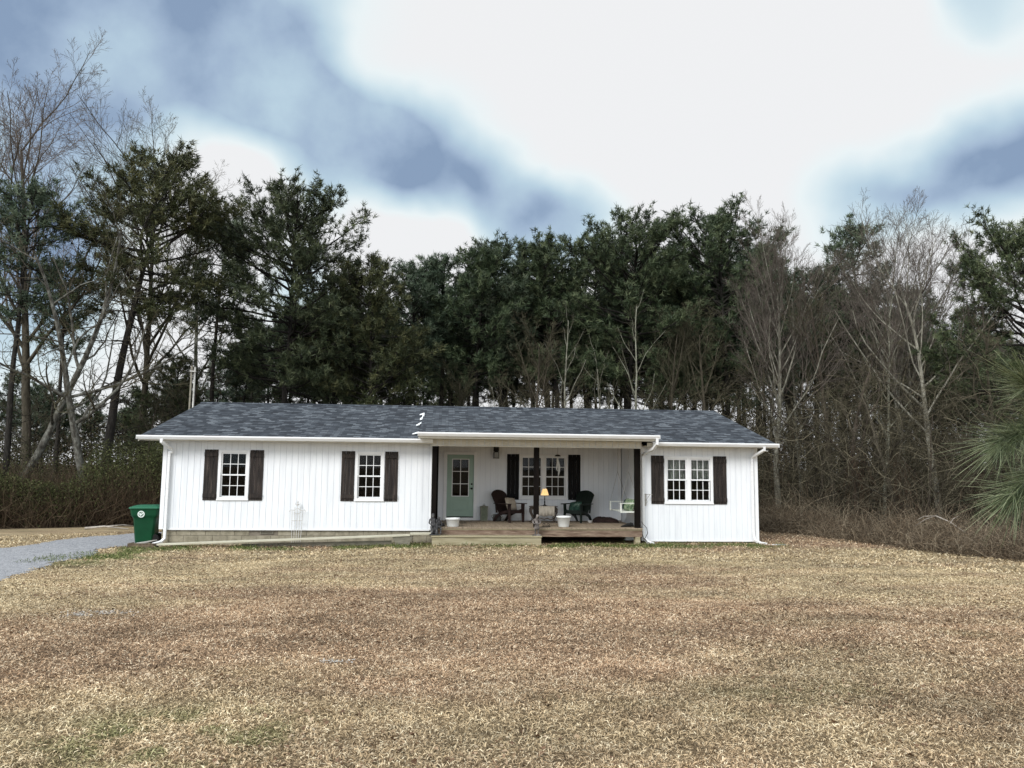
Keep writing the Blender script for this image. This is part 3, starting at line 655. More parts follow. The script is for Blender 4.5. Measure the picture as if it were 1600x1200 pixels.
# table between the chairs
t = empty('side_table', (3.08, 24.35, DZ), 0, 'dark oval side table with curved legs under a grey cloth between the two chairs', 'table')
MB().lathe([(0.30, 0.478), (0.34, 0.485), (0.34, 0.505), (0.32, 0.512)], k=28, sx=1.35, sy=0.85).build('table_top', M['table_wood'], t)
for sx_ in (-1, 1):
    for sy_ in (-1, 1):
        MB().tube([(sx_*0.34, sy_*0.18, 0.475), (sx_*0.40, sy_*0.20, 0.42), (sx_*0.40, sy_*0.20, 0.32), (sx_*0.33, sy_*0.17, 0.15), (sx_*0.35, sy_*0.19, 0.05), (sx_*0.42, sy_*0.22, 0.0)], [0.035, 0.038, 0.030, 0.018, 0.016, 0.022], k=8).build('leg', M['table_wood'], t, smooth=True)
MB().tube([(-0.33, -0.2, 0.13), (-0.2, -0.22, 0.10), (-0.1, -0.22, 0.14), (0.0, -0.22, 0.11), (0.1, -0.22, 0.14), (0.2, -0.22, 0.10), (0.33, -0.2, 0.14)], 0.018, k=7).build('stretcher', M['table_wood'], t, smooth=True)
MB().box(-0.32, 0.32, -0.17, 0.17, 0.40, 0.474).build('apron', M['table_wood'], t)
o = MB(); vs = []; fs = []; n = 20
for i in range(n+1):
    x = -0.32+0.64*i/n
    for (y, z) in ((-0.16, 0.516), (-0.318, 0.518), (-0.322+0.012*math.sin(i*1.9), 0.40), (-0.325+0.020*math.sin(i*1.9), 0.20+0.03*abs(math.sin(i*0.31)))):
        vs.append((x, y, z))
for i in range(n):
    for j in range(3): a = i*4+j; fs.append((a, a+4, a+5, a+1))
ob = o.add(vs, fs).build('table_cloth', M['cloth'], None, smooth=True); ob.location = (3.08, 24.35, DZ); s_ = ob.modifiers.new('solid', 'SOLIDIFY'); s_.thickness = 0.005; s_.offset = 1
tag(ob, 'grey cloth runner hanging down the front of the side table', 'tablecloth')
t = empty('table_lamp', (3.12, 24.35, DZ+0.516), 0, 'lit table lamp with a small amber shade on the side table', 'lamp')
MB().lathe([(0.075, 0), (0.07, 0.015), (0.03, 0.035), (0.018, 0.08), (0.028, 0.12), (0.014, 0.17), (0.02, 0.22), (0.010, 0.28), (0.010, 0.34)], k=16).build('lamp_base', M['black_metal'], t, smooth=True)
o = MB().lathe([(0.135, 0.335), (0.125, 0.35), (0.105, 0.42), (0.085, 0.48), (0.066, 0.53), (0.064, 0.535)], k=24)
o.build('lamp_shade', M['lampshade'], t, smooth=True)
# lantern and pot beside the door
t = empty('floor_lantern', (1.235, 25.0, DZ), R(3), 'tall square greenish metal floor lantern to the right of the door', 'lantern')
o = MB().box(-0.12, 0.12, -0.12, 0.12, 0.0, 0.03)
for sx_ in (-1, 1):
    for sy_ in (-1, 1): o.box(sx_*0.10-0.012, sx_*0.10+0.012, sy_*0.10-0.012, sy_*0.10+0.012, 0.03, 0.44)
o.box(-0.125, 0.125, -0.125, 0.125, 0.44, 0.46).build('lantern_frame', M['lantern_metal'], t)
loft([ring(0.23, 0.23, 0.461, 0.01), ring(0.12, 0.12, 0.475, 0.01), ring(0.08, 0.08, 0.485, 0.01), ring(0.06, 0.06, 0.50, 0.01)]).build('lantern_cap', M['lantern_metal'], t)
MB().tube([(-0.03, 0, 0.49), (-0.03, 0, 0.53), (0.03, 0, 0.53), (0.03, 0, 0.49)], 0.007, k=6).build('handle', M['lantern_metal'], t)
MB().box(-0.088, 0.088, -0.088, 0.088, 0.031, 0.438).build('lantern_glass', M['lantern_in'], t)
t = empty('glazed_pot', (1.65, 24.9, DZ), 0, 'squat dark grey glazed pot between the floor lantern and the brown chair', 'pot')
MB().lathe([(0.10, 0.0), (0.135, 0.03), (0.145, 0.10), (0.12, 0.18), (0.125, 0.205), (0.14, 0.22), (0.115, 0.222), (0.10, 0.19), (0.10, 0.1)], k=22).build('pot_body', M['pot'], t, smooth=True)
for s in (-1, 1): MB().tube([(s*0.125, 0, 0.19), (s*0.165, 0, 0.18), (s*0.165, 0, 0.12), (s*0.14, 0, 0.10)], 0.008, k=6).build('pot_handle', M['pot'], t)
# white planters
def planter(name, x, y, r1, r0, h, label, k=24, sq=False):
    t = empty(name, (x, y, DZ), 0, label, 'planter')
    MB().lathe([(r0, 0), (r0+0.01, 0.01), (r1-0.02, h-0.05), (r1, h-0.045), (r1+0.004, h), (r1-0.012, h), (r1-0.03, h-0.05), (r0-0.01, 0.02)], k=k).build('planter_body', M['white_plastic'], t, smooth=not sq)
    MB().lathe([(0.002, h-0.075), (r1-0.034, h-0.07), (0.002, h-0.06)], k=k).build('soil', M['brown_block'], t)
    return t
planter('planter', 0.22, 22.55, 0.21, 0.16, 0.245, 'white planter with a chipped lower rim on the deck in front of the door')
planter('planter', 3.46, 22.62, 0.215, 0.145, 0.31, 'smooth white tapered planter on the deck edge right of the middle post')
# brown blanket heap, bowl, shoes
n = 26; vs = []; fs = []
for i in range(n+1):
    for j in range(n+1):
        u = i/n*2-1; v = j/n*2-1; e = max(0, 1-(abs(u)**3+abs(v)**3))
        z = 0.012+e**0.5*(0.07+0.09*vnoise(u*3+5, v*3, 1.0)+0.03*vnoise(u*9, v*9, 1.0))
        vs.append((u*0.42*(1+0.06*math.sin(v*5)), v*0.30*(1+0.08*math.sin(u*4)), z))
for i in range(n):
    for j in range(n): a = i*(n+1)+j; fs.append((a, a+n+1, a+n+2, a+1))
b0 = len(vs); vs += [(-0.40, -0.28, 0.002), (0.40, -0.28, 0.002), (0.40, 0.28, 0.002), (-0.40, 0.28, 0.002)]
ob = MB().add(vs, fs).build('dog_bed', M['rug'], None, smooth=True); ob.location = (5.12, 24.6, DZ); s_ = ob.modifiers.new('s', 'SOLIDIFY'); s_.thickness = 0.01
tag(ob, 'flat dark brown heap of bedding on the porch deck by the back wall', 'bedding')
ob = MB().lathe([(0.05, 0), (0.055, 0.005), (0.085, 0.06), (0.09, 0.065), (0.08, 0.062), (0.05, 0.012)], k=20).build('pet_bowl', M['stone'], None, smooth=True); ob.location = (4.57, 24.35, DZ)
tag(ob, 'small white bowl on the deck beside the brown bedding', 'bowl')
def shoe(name, x, y, rz_, label, s=1.0):
    sec = [(-0.14, 0.035, 0.055), (-0.12, 0.045, 0.10), (-0.05, 0.045, 0.115), (0.02, 0.045, 0.08), (0.09, 0.052, 0.055), (0.14, 0.045, 0.04), (0.165, 0.02, 0.02)]
    k = 10; vs = []; fs = []
    for (yy, w, h) in sec:
        for j in range(k):
            a = 2*math.pi*j/k; vs.append((w*math.cos(a)*s, yy*s, (h*0.5+h*0.5*math.sin(a))*s))
    for i in range(len(sec)-1):
        for j in range(k): fs.append((i*k+j, i*k+(j+1) % k, (i+1)*k+(j+1) % k, (i+1)*k+j))
    fs += [tuple(range(k))[::-1], tuple((len(sec)-1)*k+j for j in range(k))]
    ob = MB().add(vs, fs).build(name, M['rubber'], None, smooth=True); ob.location = (x, y, DZ); ob.rotation_euler = (0, 0, rz_)
    return tag(ob, label, 'shoe')
shoe('shoe', 5.33, 22.62, R(100), 'black shoe lying sideways on the deck, nearer the middle of the porch', 1.05)
shoe('shoe', 5.44, 22.78, R(65), 'black shoe lying on the deck nearest the right post', 1.1)
shoe('shoe', -0.14, 22.50, R(95), 'dark shoe on the deck between the seated statue and the chipped planter', 0.9)
for x, l in ((2.93, 'small dark iron boot scraper on the deck edge right of the middle post'),):
    t = empty('boot_scraper', (x, 22.5, DZ), 0, l, 'boot scraper')
    MB().box(-0.12, 0.12, -0.07, 0.07, 0.0, 0.012).build('scraper_base', M['rubber'], t)
    for s in (-1, 1): MB().tube([(s*0.09, 0, 0.012), (s*0.10, 0, 0.08), (s*0.06, 0, 0.11), (s*0.03, 0, 0.08)], 0.009, k=6).build('scroll', M['rubber'], t)
    MB().box(-0.09, 0.09, -0.006, 0.006, 0.045, 0.06).build('blade', M['rubber'], t)
# porch swing hung by chains
t = empty('porch_swing', (5.47, 23.55, DZ+0.42), R(-88), 'white slatted porch swing hanging at the right end of the porch', 'swing')
o = MB()
for i in range(6): o.box(-0.62, 0.62, -0.25+i*0.085, -0.18+i*0.085, 0.0, 0.022)
o.build('seat', M['swing'], t)
o = MB(); Tb = Matrix.Translation((0, 0.28, 0.03)) @ Matrix.Rotation(R(-14), 4, 'X')
for i in range(6): o.box(-0.62, 0.62, -0.01, 0.01, 0.04+i*0.085, 0.105+i*0.085, Tb)
o.build('backrest', M['swing'], t)
for s in (-1, 1):
    MB().box(s*0.64-0.03, s*0.64+0.03, -0.30, 0.34, 0.25, 0.27).box(s*0.64-0.02, s*0.64+0.02, -0.28, -0.24, -0.02, 0.249).box(s*0.64-0.02, s*0.64+0.02, -0.239, 0.30, -0.02, 0.02).build('arm', M['swing'], t)
    MB().tube([(s*0.64, -0.26, 0.27), (s*0.64, -0.02, 1.2)], 0.006, k=5).tube([(s*0.64, 0.30, 0.27), (s*0.64, -0.02, 1.2)], 0.006, k=5).tube([(s*0.64, -0.02, 1.2), (s*0.64, -0.02, 1.96)], 0.006, k=5).build('chain', M['galv'], t)
Ts = Matrix.Translation((5.47, 23.55, DZ+0.42)) @ Matrix.Rotation(R(-88), 4, 'Z')
p = Ts @ Vector((0.36, 0.08, 0.20)); cushion('cushion', p, (R(-18), R(5), R(-60)), (0.40, 0.13, 0.38), M['cushion_swing'], 'green patterned cushion standing at the near end of the white porch swing')
p = Ts @ Vector((-0.22, 0.13, 0.21)); cushion('cushion', p, (R(-20), R(-8), R(-88)), (0.36, 0.12, 0.34), M['cushion_green'], 'darker green cushion at the far end of the white porch swing')
# hanging ornament
t = empty('hanging_ornament', (3.55, 24.5, 2.99), 0, 'white ornament with trailing ribbons hanging in front of the porch window', 'ornament')
MB().tube([(0, 0, 0), (0, 0, -0.26)], 0.004, k=5).build('cord', M['black_metal'], t)
MB().lathe([(0.01, -0.25), (0.06, -0.262), (0.095, -0.29), (0.10, -0.31), (0.02, -0.305)], k=20, sy=0.7).build('cap', M['black_metal'], t, smooth=True)
sk = [(-0.01, 0, -0.36, 0.022, -1), (0.0, 0, -0.44, 0.042, 0), (0.02, 0, -0.54, 0.055, 1), (-0.03, 0, -0.64, 0.030, 2), (-0.03, 0, -0.72, 0.022, 3), (0.0, 0, -0.78, 0.012, 4), (0.055, 0, -0.64, 0.034, 2), (0.055, 0, -0.76, 0.028, 6), (0.04, 0, -0.86, 0.020, 7), (0.03, 0, -0.92, 0.008, 8)]
skin_figure('ribbons', sk, M['white_plastic'], t)

# statues
t = empty('statue', (-0.28, 22.02, 0.395), R(8), 'dark grey statue of two seated children at the left end of the porch step', 'statue')
MB().lathe([(0.12, 0), (0.13, 0.01), (0.12, 0.035), (0.10, 0.04)], k=18, sx=1.25, sy=0.8).build('base', M['bronze'], t)
MB().lathe([(0.08, 0.04), (0.10, 0.08), (0.09, 0.2), (0.07, 0.24)], c=(0.0, 0.03, 0), k=12).build('stump', M['bronze'], t, smooth=True)
def seated(cx, cy, s, lean, m, name):
    J = [(cx, cy, 0.26*s, 0.055*s, -1), (cx+lean*0.3, cy, 0.34*s, 0.052*s, 0), (cx+lean*0.7, cy-0.01, 0.43*s, 0.056*s, 1), (cx+lean, cy-0.02, 0.48*s, 0.026*s, 2), (cx+lean, cy-0.03, 0.545*s, 0.052*s, 3), (cx+lean, cy-0.03, 0.60*s, 0.044*s, 4)]
    for sd in (-1, 1):
        b = len(J); J += [(cx+sd*0.05*s, cy-0.03, 0.25*s, 0.034*s, 0), (cx+sd*0.08*s, cy-0.15*s, 0.245*s, 0.03*s, b), (cx+sd*0.075*s, cy-0.15*s, 0.10*s, 0.021*s, b+1), (cx+sd*0.08*s, cy-0.20*s, 0.05*s, 0.02*s, b+2)]
        b = len(J); J += [(cx+lean*0.8+sd*0.085*s, cy, 0.43*s, 0.026*s, 2), (cx+lean*0.5+sd*0.115*s, cy-0.04, 0.33*s, 0.02*s, b), (cx+sd*0.06*s, cy-0.12*s, 0.29*s, 0.016*s, b+1)]
    return skin_figure(name, J, m, t)
seated(-0.045, 0.02, 1.02, -0.02, M['bronze'], 'child_figure'); seated(0.085, 0.05, 0.86, 0.02, M['bronze'], 'child_figure')
t = empty('statue', (2.60, 22.01, 0.395), R(-10), 'pale bronze statue of a child bowing its head, right end of the porch step', 'statue')
MB().lathe([(0.11, 0), (0.115, 0.01), (0.10, 0.03), (0.08, 0.035)], k=18, sx=1.2, sy=0.8).build('base', M['bronze2'], t)
J = [(0, 0, 0.27, 0.052, -1), (0.0, 0, 0.35, 0.05, 0), (-0.01, -0.01, 0.44, 0.056, 1), (0.0, -0.02, 0.49, 0.026, 2), (0.025, -0.04, 0.55, 0.054, 3), (0.035, -0.05, 0.60, 0.045, 4)]
for sd in (-1, 1):
    b = len(J); J += [(sd*0.035, 0, 0.24, 0.036, 0), (sd*0.04, -0.02, 0.14, 0.025, b), (sd*0.04, 0.0, 0.06, 0.019, b+1), (sd*0.045, -0.045, 0.045, 0.018, b+2)]
b = len(J); J += [(-0.085, 0, 0.44, 0.026, 2), (-0.115, -0.03, 0.36, 0.021, b), (-0.03, -0.10, 0.33, 0.018, b+1)]
b = len(J); J += [(0.075, 0, 0.44, 0.026, 2), (0.11, -0.04, 0.36, 0.021, b), (0.02, -0.10, 0.32, 0.018, b+1)]
skin_figure('child_figure', J, M['bronze2'], t)
skin_figure('garment', [(0, 0.0, 0.40, 0.062, -1), (0, 0.0, 0.30, 0.072, 0), (0.0, 0.0, 0.20, 0.082, 1), (0, 0, 0.17, 0.085, 2)], M['bronze2'], t)
# ================================================================== shingles
def shingle_mat():
    m = M['shingle']; m.name = 'asphalt_shingles'; nt = m.node_tree; N = nt.nodes; L = nt.links; N.clear()
    out = N.new('ShaderNodeOutputMaterial'); b = N.new('ShaderNodeBsdfPrincipled'); L.new(b.outputs[0], out.inputs[0])
    b.inputs['Roughness'].default_value = 0.88; b.inputs['Specular IOR Level'].default_value = 0.25
    tc = N.new('ShaderNodeTexCoord')
    mp = N.new('ShaderNodeMapping'); L.new(tc.outputs['Object'], mp.inputs[0])
    bt = N.new('ShaderNodeTexBrick'); bt.offset = 0.37; bt.squash = 1.0
    bt.inputs['Scale'].default_value = 1.0; bt.inputs['Brick Width'].default_value = 0.22; bt.inputs['Row Height'].default_value = 0.14
    bt.inputs['Mortar Size'].default_value = 0.006; bt.inputs['Color1'].default_value = (0, 0, 0, 1); bt.inputs['Color2'].default_value = (1, 1, 1, 1)
    bt.inputs['Mortar'].default_value = (0.0, 0.0, 0.0, 1); bt.inputs['Bias'].default_value = 0.0
    L.new(mp.outputs[0], bt.inputs['Vector'])
    n1 = N.new('ShaderNodeTexNoise'); n1.inputs['Scale'].default_value = 1.0; n1.inputs['Detail'].default_value = 8; n1.inputs['Roughness'].default_value = 0.65
    m2 = N.new('ShaderNodeMapping'); m2.inputs['Scale'].default_value = (3.2, 9.0, 1); L.new(tc.outputs['Object'], m2.inputs[0]); L.new(m2.outputs[0], n1.inputs['Vector'])
    mx = N.new('ShaderNodeMix'); mx.data_type = 'FLOAT'; mx.inputs['Factor'].default_value = 0.50
    L.new(bt.outputs['Color'], mx.inputs['A']); L.new(n1.outputs['Fac'], mx.inputs['B'])
    cr = N.new('ShaderNodeValToRGB'); e = cr.color_ramp.elements
    e[0].position = 0.18; e[0].color = (0.016, 0.019, 0.025, 1); e[1].position = 0.80; e[1].color = (0.145, 0.162, 0.182, 1)
    x = e.new(0.44); x.color = (0.036, 0.043, 0.054, 1); x = e.new(0.58); x.color = (0.062, 0.073, 0.088, 1)
    L.new(mx.outputs['Result'], cr.inputs[0]); L.new(cr.outputs[0], b.inputs['Base Color'])
    bp = N.new('ShaderNodeBump'); bp.inputs['Strength'].default_value = 0.5; bp.inputs['Distance'].default_value = 0.01
    L.new(mx.outputs['Result'], bp.inputs['Height']); L.new(bp.outputs[0], b.inputs['Normal'])
shingle_mat()

# ================================================================== GROUND
def lawn_material(name, blades):
    m = bpy.data.materials.new(name); m.use_nodes = True; nt = m.node_tree; N = nt.nodes; L = nt.links
    b = N['Principled BSDF']; b.inputs['Roughness'].default_value = 0.9; b.inputs['Specular IOR Level'].default_value = 0.15
    tc = N.new('ShaderNodeTexCoord')
    def noise(s, sc=(1, 1, 1), det=5, off=0):
        mp = N.new('ShaderNodeMapping'); mp.inputs['Scale'].default_value = sc; mp.inputs['Location'].default_value = (off, off*0.7, 0)
        L.new(tc.outputs['Object'], mp.inputs[0]); n = N.new('ShaderNodeTexNoise'); n.inputs['Scale'].default_value = s; n.inputs['Detail'].default_value = det
        n.inputs['Roughness'].default_value = 0.6; L.new(mp.outputs[0], n.inputs['Vector']); return n.outputs['Fac']
    def ramp(f, stops):
        cr = N.new('ShaderNodeValToRGB'); e = cr.color_ramp.elements; e[0].position = stops[0][0]; e[0].color = _lin(stops[0][1]); e[1].position = stops[-1][0]; e[1].color = _lin(stops[-1][1])
        for p, c in stops[1:-1]: q = e.new(p); q.color = _lin(c)
        L.new(f, cr.inputs[0]); return cr.outputs['Color']
    def mix(f, a, c, mode='MIX'):
        mx = N.new('ShaderNodeMix'); mx.data_type = 'RGBA'; mx.blend_type = mode
        if isinstance(f, float): mx.inputs[0].default_value = f
        else: L.new(f, mx.inputs[0])
        L.new(a, mx.inputs[6]); L.new(c, mx.inputs[7]); return mx.outputs[2]
    if blades:
        at = N.new('ShaderNodeAttribute'); at.attribute_name = 'tone'; fine = at.outputs['Fac']
    else: fine = noise(55, det=7)
    straw = ramp(fine, [(0.1, (0.13, 0.10, 0.06)), (0.38, (0.47, 0.365, 0.225)), (0.7, (0.69, 0.56, 0.37)), (0.95, (0.82, 0.72, 0.53))] if blades else [(0.25, (0.17, 0.13, 0.085)), (0.5, (0.36, 0.285, 0.185)), (0.75, (0.58, 0.48, 0.33))])
    brown = ramp(fine, [(0.1, (0.12, 0.080, 0.054)), (0.42, (0.40, 0.265, 0.17)), (0.72, (0.60, 0.44, 0.30)), (0.95, (0.80, 0.68, 0.52))] if blades else [(0.25, (0.13, 0.09, 0.06)), (0.5, (0.29, 0.205, 0.14)), (0.75, (0.48, 0.37, 0.26))])
    green = ramp(fine, [(0.1, (0.045, 0.06, 0.018)), (0.5, (0.13, 0.15, 0.05)), (0.95, (0.30, 0.30, 0.13))])
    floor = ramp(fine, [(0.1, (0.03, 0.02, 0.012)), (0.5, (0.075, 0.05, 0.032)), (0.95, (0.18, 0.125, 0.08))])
    az_ = N.new('ShaderNodeAttribute'); az_.attribute_name = 'brown'
    sm = N.new('ShaderNodeMath'); sm.operation = 'MULTIPLY_ADD'; L.new(noise(0.30, (0.8, 1.4, 1), 7), sm.inputs[0]); sm.inputs[1].default_value = 0.9; L.new(az_.outputs['Fac'], sm.inputs[2])
    p1 = ramp(sm.outputs[0], [(0.64, (0, 0, 0)), (0.86, (1, 1, 1))])
    col = mix(p1, straw, brown)
    p2 = ramp(noise(0.8, (0.6, 1.2, 1), 8, 13), [(0.33, (0.66, 0.65, 0.62)), (0.66, (1.16, 1.14, 1.08))])
    col = mix(1.0, col, p2, 'MULTIPLY')
    g1 = ramp(noise(0.45, (0.6, 1.6, 1), 6, 31), [(0.62, (0, 0, 0)), (0.78, (0.4, 0.4, 0.4))])
    col = mix(g1, col, green)
    if blades:
        a = N.new('ShaderNodeAttribute'); a.attribute_name = 'grn'; col = mix(a.outputs['Fac'], col, green)
    else:
        a = N.new('ShaderNodeAttribute'); a.attribute_name = 'green'; col = mix(a.outputs['Fac'], col, green)
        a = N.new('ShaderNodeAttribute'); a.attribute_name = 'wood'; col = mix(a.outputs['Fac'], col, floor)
        bp = N.new('ShaderNodeBump'); bp.inputs['Strength'].default_value = 0.9; bp.inputs['Distance'].default_value = 0.03
        L.new(noise(38, det=6), bp.inputs['Height']); L.new(bp.outputs[0], b.inputs['Normal'])
    L.new(col, b.inputs['Base Color']); return m
M['ground'] = lawn_material('winter_lawn', False); M['blades'] = lawn_material('dead_grass_blades', True)
M['drive'] = mat('gravel_drive', [(0.25, (0.15, 0.155, 0.17)), (0.42, (0.25, 0.255, 0.27)), (0.6, (0.35, 0.355, 0.375)), (0.8, (0.50, 0.505, 0.52))], noise=7, detail=12, nrough=0.75, rough=0.9, bump=0.8)

def brown_amount(x, y):
    """where leaf fall has browned the lawn: a broad zone in the middle, less towards the house and the right"""
    a = np.exp(-((x-0.0)/5.5)**2-((y-9.5)/3.6)**2)*0.42
    b = np.exp(-((x-4.5)/2.5)**2-((y-15.5)/1.8)**2)*0.25
    return np.clip(0.17+a+b+0.12*smooth01((7-y)/4)+0.25*smooth01((y-19.5)/3)*(x > -7), 0, 1)
def green_amount(x, y):
    """greener grass along the house base and the drive"""
    d = np.abs(y-21.75-0.25*(vnoise(x, y, 0.8)-0.5)); w = 0.45+0.5*vnoise(x, 3.1, 0.9)
    a = smooth01(1.4-d/w)*((x > -8.6) & (x < 9.9))*smooth01((vnoise(x, y, 0.55)-0.22)/0.25)
    d2 = np.hypot((x+8.5)/1.6, (y-19.8)/2.0); b = smooth01(1.3-d2)*smooth01((vnoise(x, y, 0.5)-0.3)/0.25)
    d3 = np.hypot((x+1.6)/0.8, (y-4.9)/0.6); c = 0.8*smooth01(1.4-d3)*smooth01((vnoise(x, y, 0.2)-0.3)/0.3)
    return np.clip(a+b+c, 0, 1)
ax = np.concatenate([[-2500, -1200, -500, -250, -130, -80, -55, -42], np.arange(-34, 34.01, 0.3), [42, 55, 80, 130, 250, 500, 1200, 2500]])
ay = np.concatenate([[-2500, -1000, -300, -100, -40, -20, -10, -5], np.arange(-1, 45.01, 0.3), np.arange(46.5, 90, 3), [110, 150, 250, 500, 1200, 3000]])
GX, GY = np.meshgrid(ax, ay); gz = ground_z(GX, GY)
gz = np.where((np.abs(GX) > 60) | (GY > 95), -0.3-0.004*np.minimum(np.hypot(GX, GY), 800), gz)
V = np.stack([GX.ravel(), GY.ravel(), gz.ravel()], 1); nx = len(ax); ny = len(ay)
I = (np.arange(ny-1)[:, None]*nx+np.arange(nx-1)[None, :]).ravel(); F = np.stack([I, I+1, I+nx+1, I+nx], 1)
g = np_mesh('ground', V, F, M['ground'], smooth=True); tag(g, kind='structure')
x_, y_ = V[:, 0], V[:, 1]
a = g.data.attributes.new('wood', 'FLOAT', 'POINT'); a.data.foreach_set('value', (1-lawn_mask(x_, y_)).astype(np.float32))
a = g.data.attributes.new('green', 'FLOAT', 'POINT'); a.data.foreach_set('value', green_amount(x_, y_).astype(np.float32))
a = g.data.attributes.new('brown', 'FLOAT', 'POINT'); a.data.foreach_set('value', brown_amount(x_, y_).astype(np.float32))
# driveway sheet
dx = np.arange(-34, -6, 0.09); dy = np.arange(4, 29, 0.09); DX, DY = np.meshgrid(dx, dy); nx = len(dx); ny = len(dy)
V = np.stack([DX.ravel(), DY.ravel(), ground_z(DX, DY).ravel()+0.012], 1)
cx, cy = np.meshgrid(dx[:-1]+0.045, dy[:-1]+0.045)
keep = (drive_mask(cx, cy) > 0.5+0.45*(rng.rand(*cx.shape)-0.5)).ravel()
I = (np.arange(ny-1)[:, None]*nx+np.arange(nx-1)[None, :]).ravel()[keep]; F = np.stack([I, I+1, I+nx+1, I+nx], 1)
u, inv = np.unique(F.ravel(), return_inverse=True)
d = np_mesh('driveway', V[u], inv.reshape(-1, 4), M['drive'], smooth=True); tag(d, kind='structure')

def in_house(x, y):
    return ((x > -8.0) & (x < 9.35) & (y > 22.55) & (y < 32.3)) | ((x > -0.4) & (x < 5.75) & (y > 22.15) & (y < 25)) | ((x > -0.38) & (x < 2.73) & (y > 21.85) & (y < 23))
def scatter_polar(n, d0, d1, a0=-41, a1=50):
    """points over the lawn in a fan in front of the viewer, even per square metre"""
    r = np.sqrt(rng.uniform(d0*d0, d1*d1, n)); th = np.radians(rng.uniform(a0, a1, n))
    return r*np.sin(th), r*np.cos(th)
def blades(name, x, y, lmin, lmax, wid, lift, m, label_tone=None, tonebias=0.0):
    n = len(x); z = ground_z(x, y); az = rng.uniform(0, 2*np.pi, n); L = rng.uniform(lmin, lmax, n); W = wid*rng.uniform(0.6, 1.4, n)
    el = rng.uniform(-0.1, lift, n); dxy = np.stack([np.cos(az), np.sin(az)], 1); px_ = np.stack([-dxy[:, 1], dxy[:, 0]], 1)
    base = np.stack([x, y, z+rng.uniform(0.0, 0.012, n)], 1)
    mid = base.copy(); mid[:, :2] += dxy*(L*0.5*np.cos(el))[:, None]; mid[:, 2] += L*0.5*np.sin(el)+L*0.16*rng.rand(n)+0.004
    tip = base.copy(); tip[:, :2] += dxy*(L*np.cos(el))[:, None]+px_*(L*rng.uniform(-0.35, 0.35, n))[:, None]; tip[:, 2] += L*np.sin(el)*rng.uniform(0.3, 1.1, n)+0.003
    l = mid.copy(); l[:, :2] += px_*(W*0.5)[:, None]; r_ = mid.copy(); r_[:, :2] -= px_*(W*0.5)[:, None]; l[:, 2] += W*rng.uniform(-0.5, 0.5, n)
    V = np.stack([base, r_, tip, l], 1).reshape(-1, 3); I = np.arange(n)*4
    F = np.concatenate([np.stack([I, I+1, I+3], 1), np.stack([I+1, I+2, I+3], 1)])
    tone = np.clip(rng.beta(1.15, 1.35, n)+0.22*(vnoise(x, y, 0.07)+vnoise(x, y, 0.23)-1.0), 0, 1); tone = np.concatenate([tone, tone])
    o = np_mesh(name, V, F, m, tone=tone)
    gn = green_amount(x, y)*(rng.rand(n) < 0.8); gn = np.concatenate([gn, gn])
    a = o.data.attributes.new('grn', 'FLOAT', 'FACE'); a.data.foreach_set('value', gn.astype(np.float32))
    bn = np.tile(brown_amount(x, y), 2); a = o.data.attributes.new('brown', 'FLOAT', 'FACE'); a.data.foreach_set('value', bn.astype(np.float32)); return o
xs = []; ys = []; args = []
for (n, d0, d1, l0, l1, w, lift) in [(300000, 2.6, 7.0, 0.018, 0.062, 0.0062, 0.55), (310000, 7.0, 12.0, 0.022, 0.062, 0.0080, 0.55), (310000, 12.0, 19.0, 0.025, 0.065, 0.010, 0.5), (110000, 19.0, 29.0, 0.05, 0.12, 0.02, 0.7)]:
    x, y = scatter_polar(n, d0, d1)
    k = (lawn_mask(x, y) > 0.4) & (~in_house(x, y)) & (drive_mask(x, y) < 0.55)
    # thin out over bare spots
    bare = np.minimum(np.hypot((x+4.15)/0.45, (y-9.8)/0.30), np.hypot((x+0.9)/0.28, (y-6.8)/0.08))
    k &= (bare > 0.9) | (rng.rand(n) < 0.45)
    o = blades('dead_grass', x[k], y[k], l0, l1, w, lift, M['blades']); tag(o, kind='stuff')
    o['label'] = 'dry straw coloured grass and leaf bits covering the lawn'
    o['category'] = 'grass'
# green tufts at the foot of the house
n = 26000; x = rng.uniform(-9.9, 10.5, n); y = rng.uniform(18.5, 22.6, n); k = (green_amount(x, y) > 0.25+0.5*rng.rand(n)) & (~in_house(x, y))
x = x[k]; y = y[k]; n = len(x)
M['greenblade'] = mat('green_grass_blades', [(0.2, (0.035, 0.055, 0.012)), (0.55, (0.10, 0.14, 0.035)), (0.85, (0.26, 0.27, 0.10))], noise=6, rough=0.7, attr='tone')
o = blades('green_grass', x, y, 0.05, 0.13, 0.012, 1.3, M['greenblade']); tag(o, 'green grass growing along the foot of the house', 'grass', kind='stuff')
# pale sandy spots
M['sand'] = mat('pale_sand', [(0.3, (0.35, 0.33, 0.30)), (0.7, (0.60, 0.57, 0.53))], noise=9, rough=0.95, bump=0.5)
for (cx, cy, sx_, sy_) in ():
    nn = 60; vs = [(cx, cy, float(ground_z(cx, cy))+0.022)]
    for i in range(nn):
        a = 2*math.pi*i/nn; q = 0.75+0.5*float(vnoise(cx+3*math.cos(a), cy+3*math.sin(a), 0.6)); X = cx+sx_*q*math.cos(a); Y = cy+sy_*q*math.sin(a)
        vs.append((X, Y, float(ground_z(X, Y))+0.008))
    o = MB().add(vs, [(0, i+1, (i+1) % nn+1) for i in range(nn)]).build('sand_patch', M['sand'], None); tag(o, kind='structure')
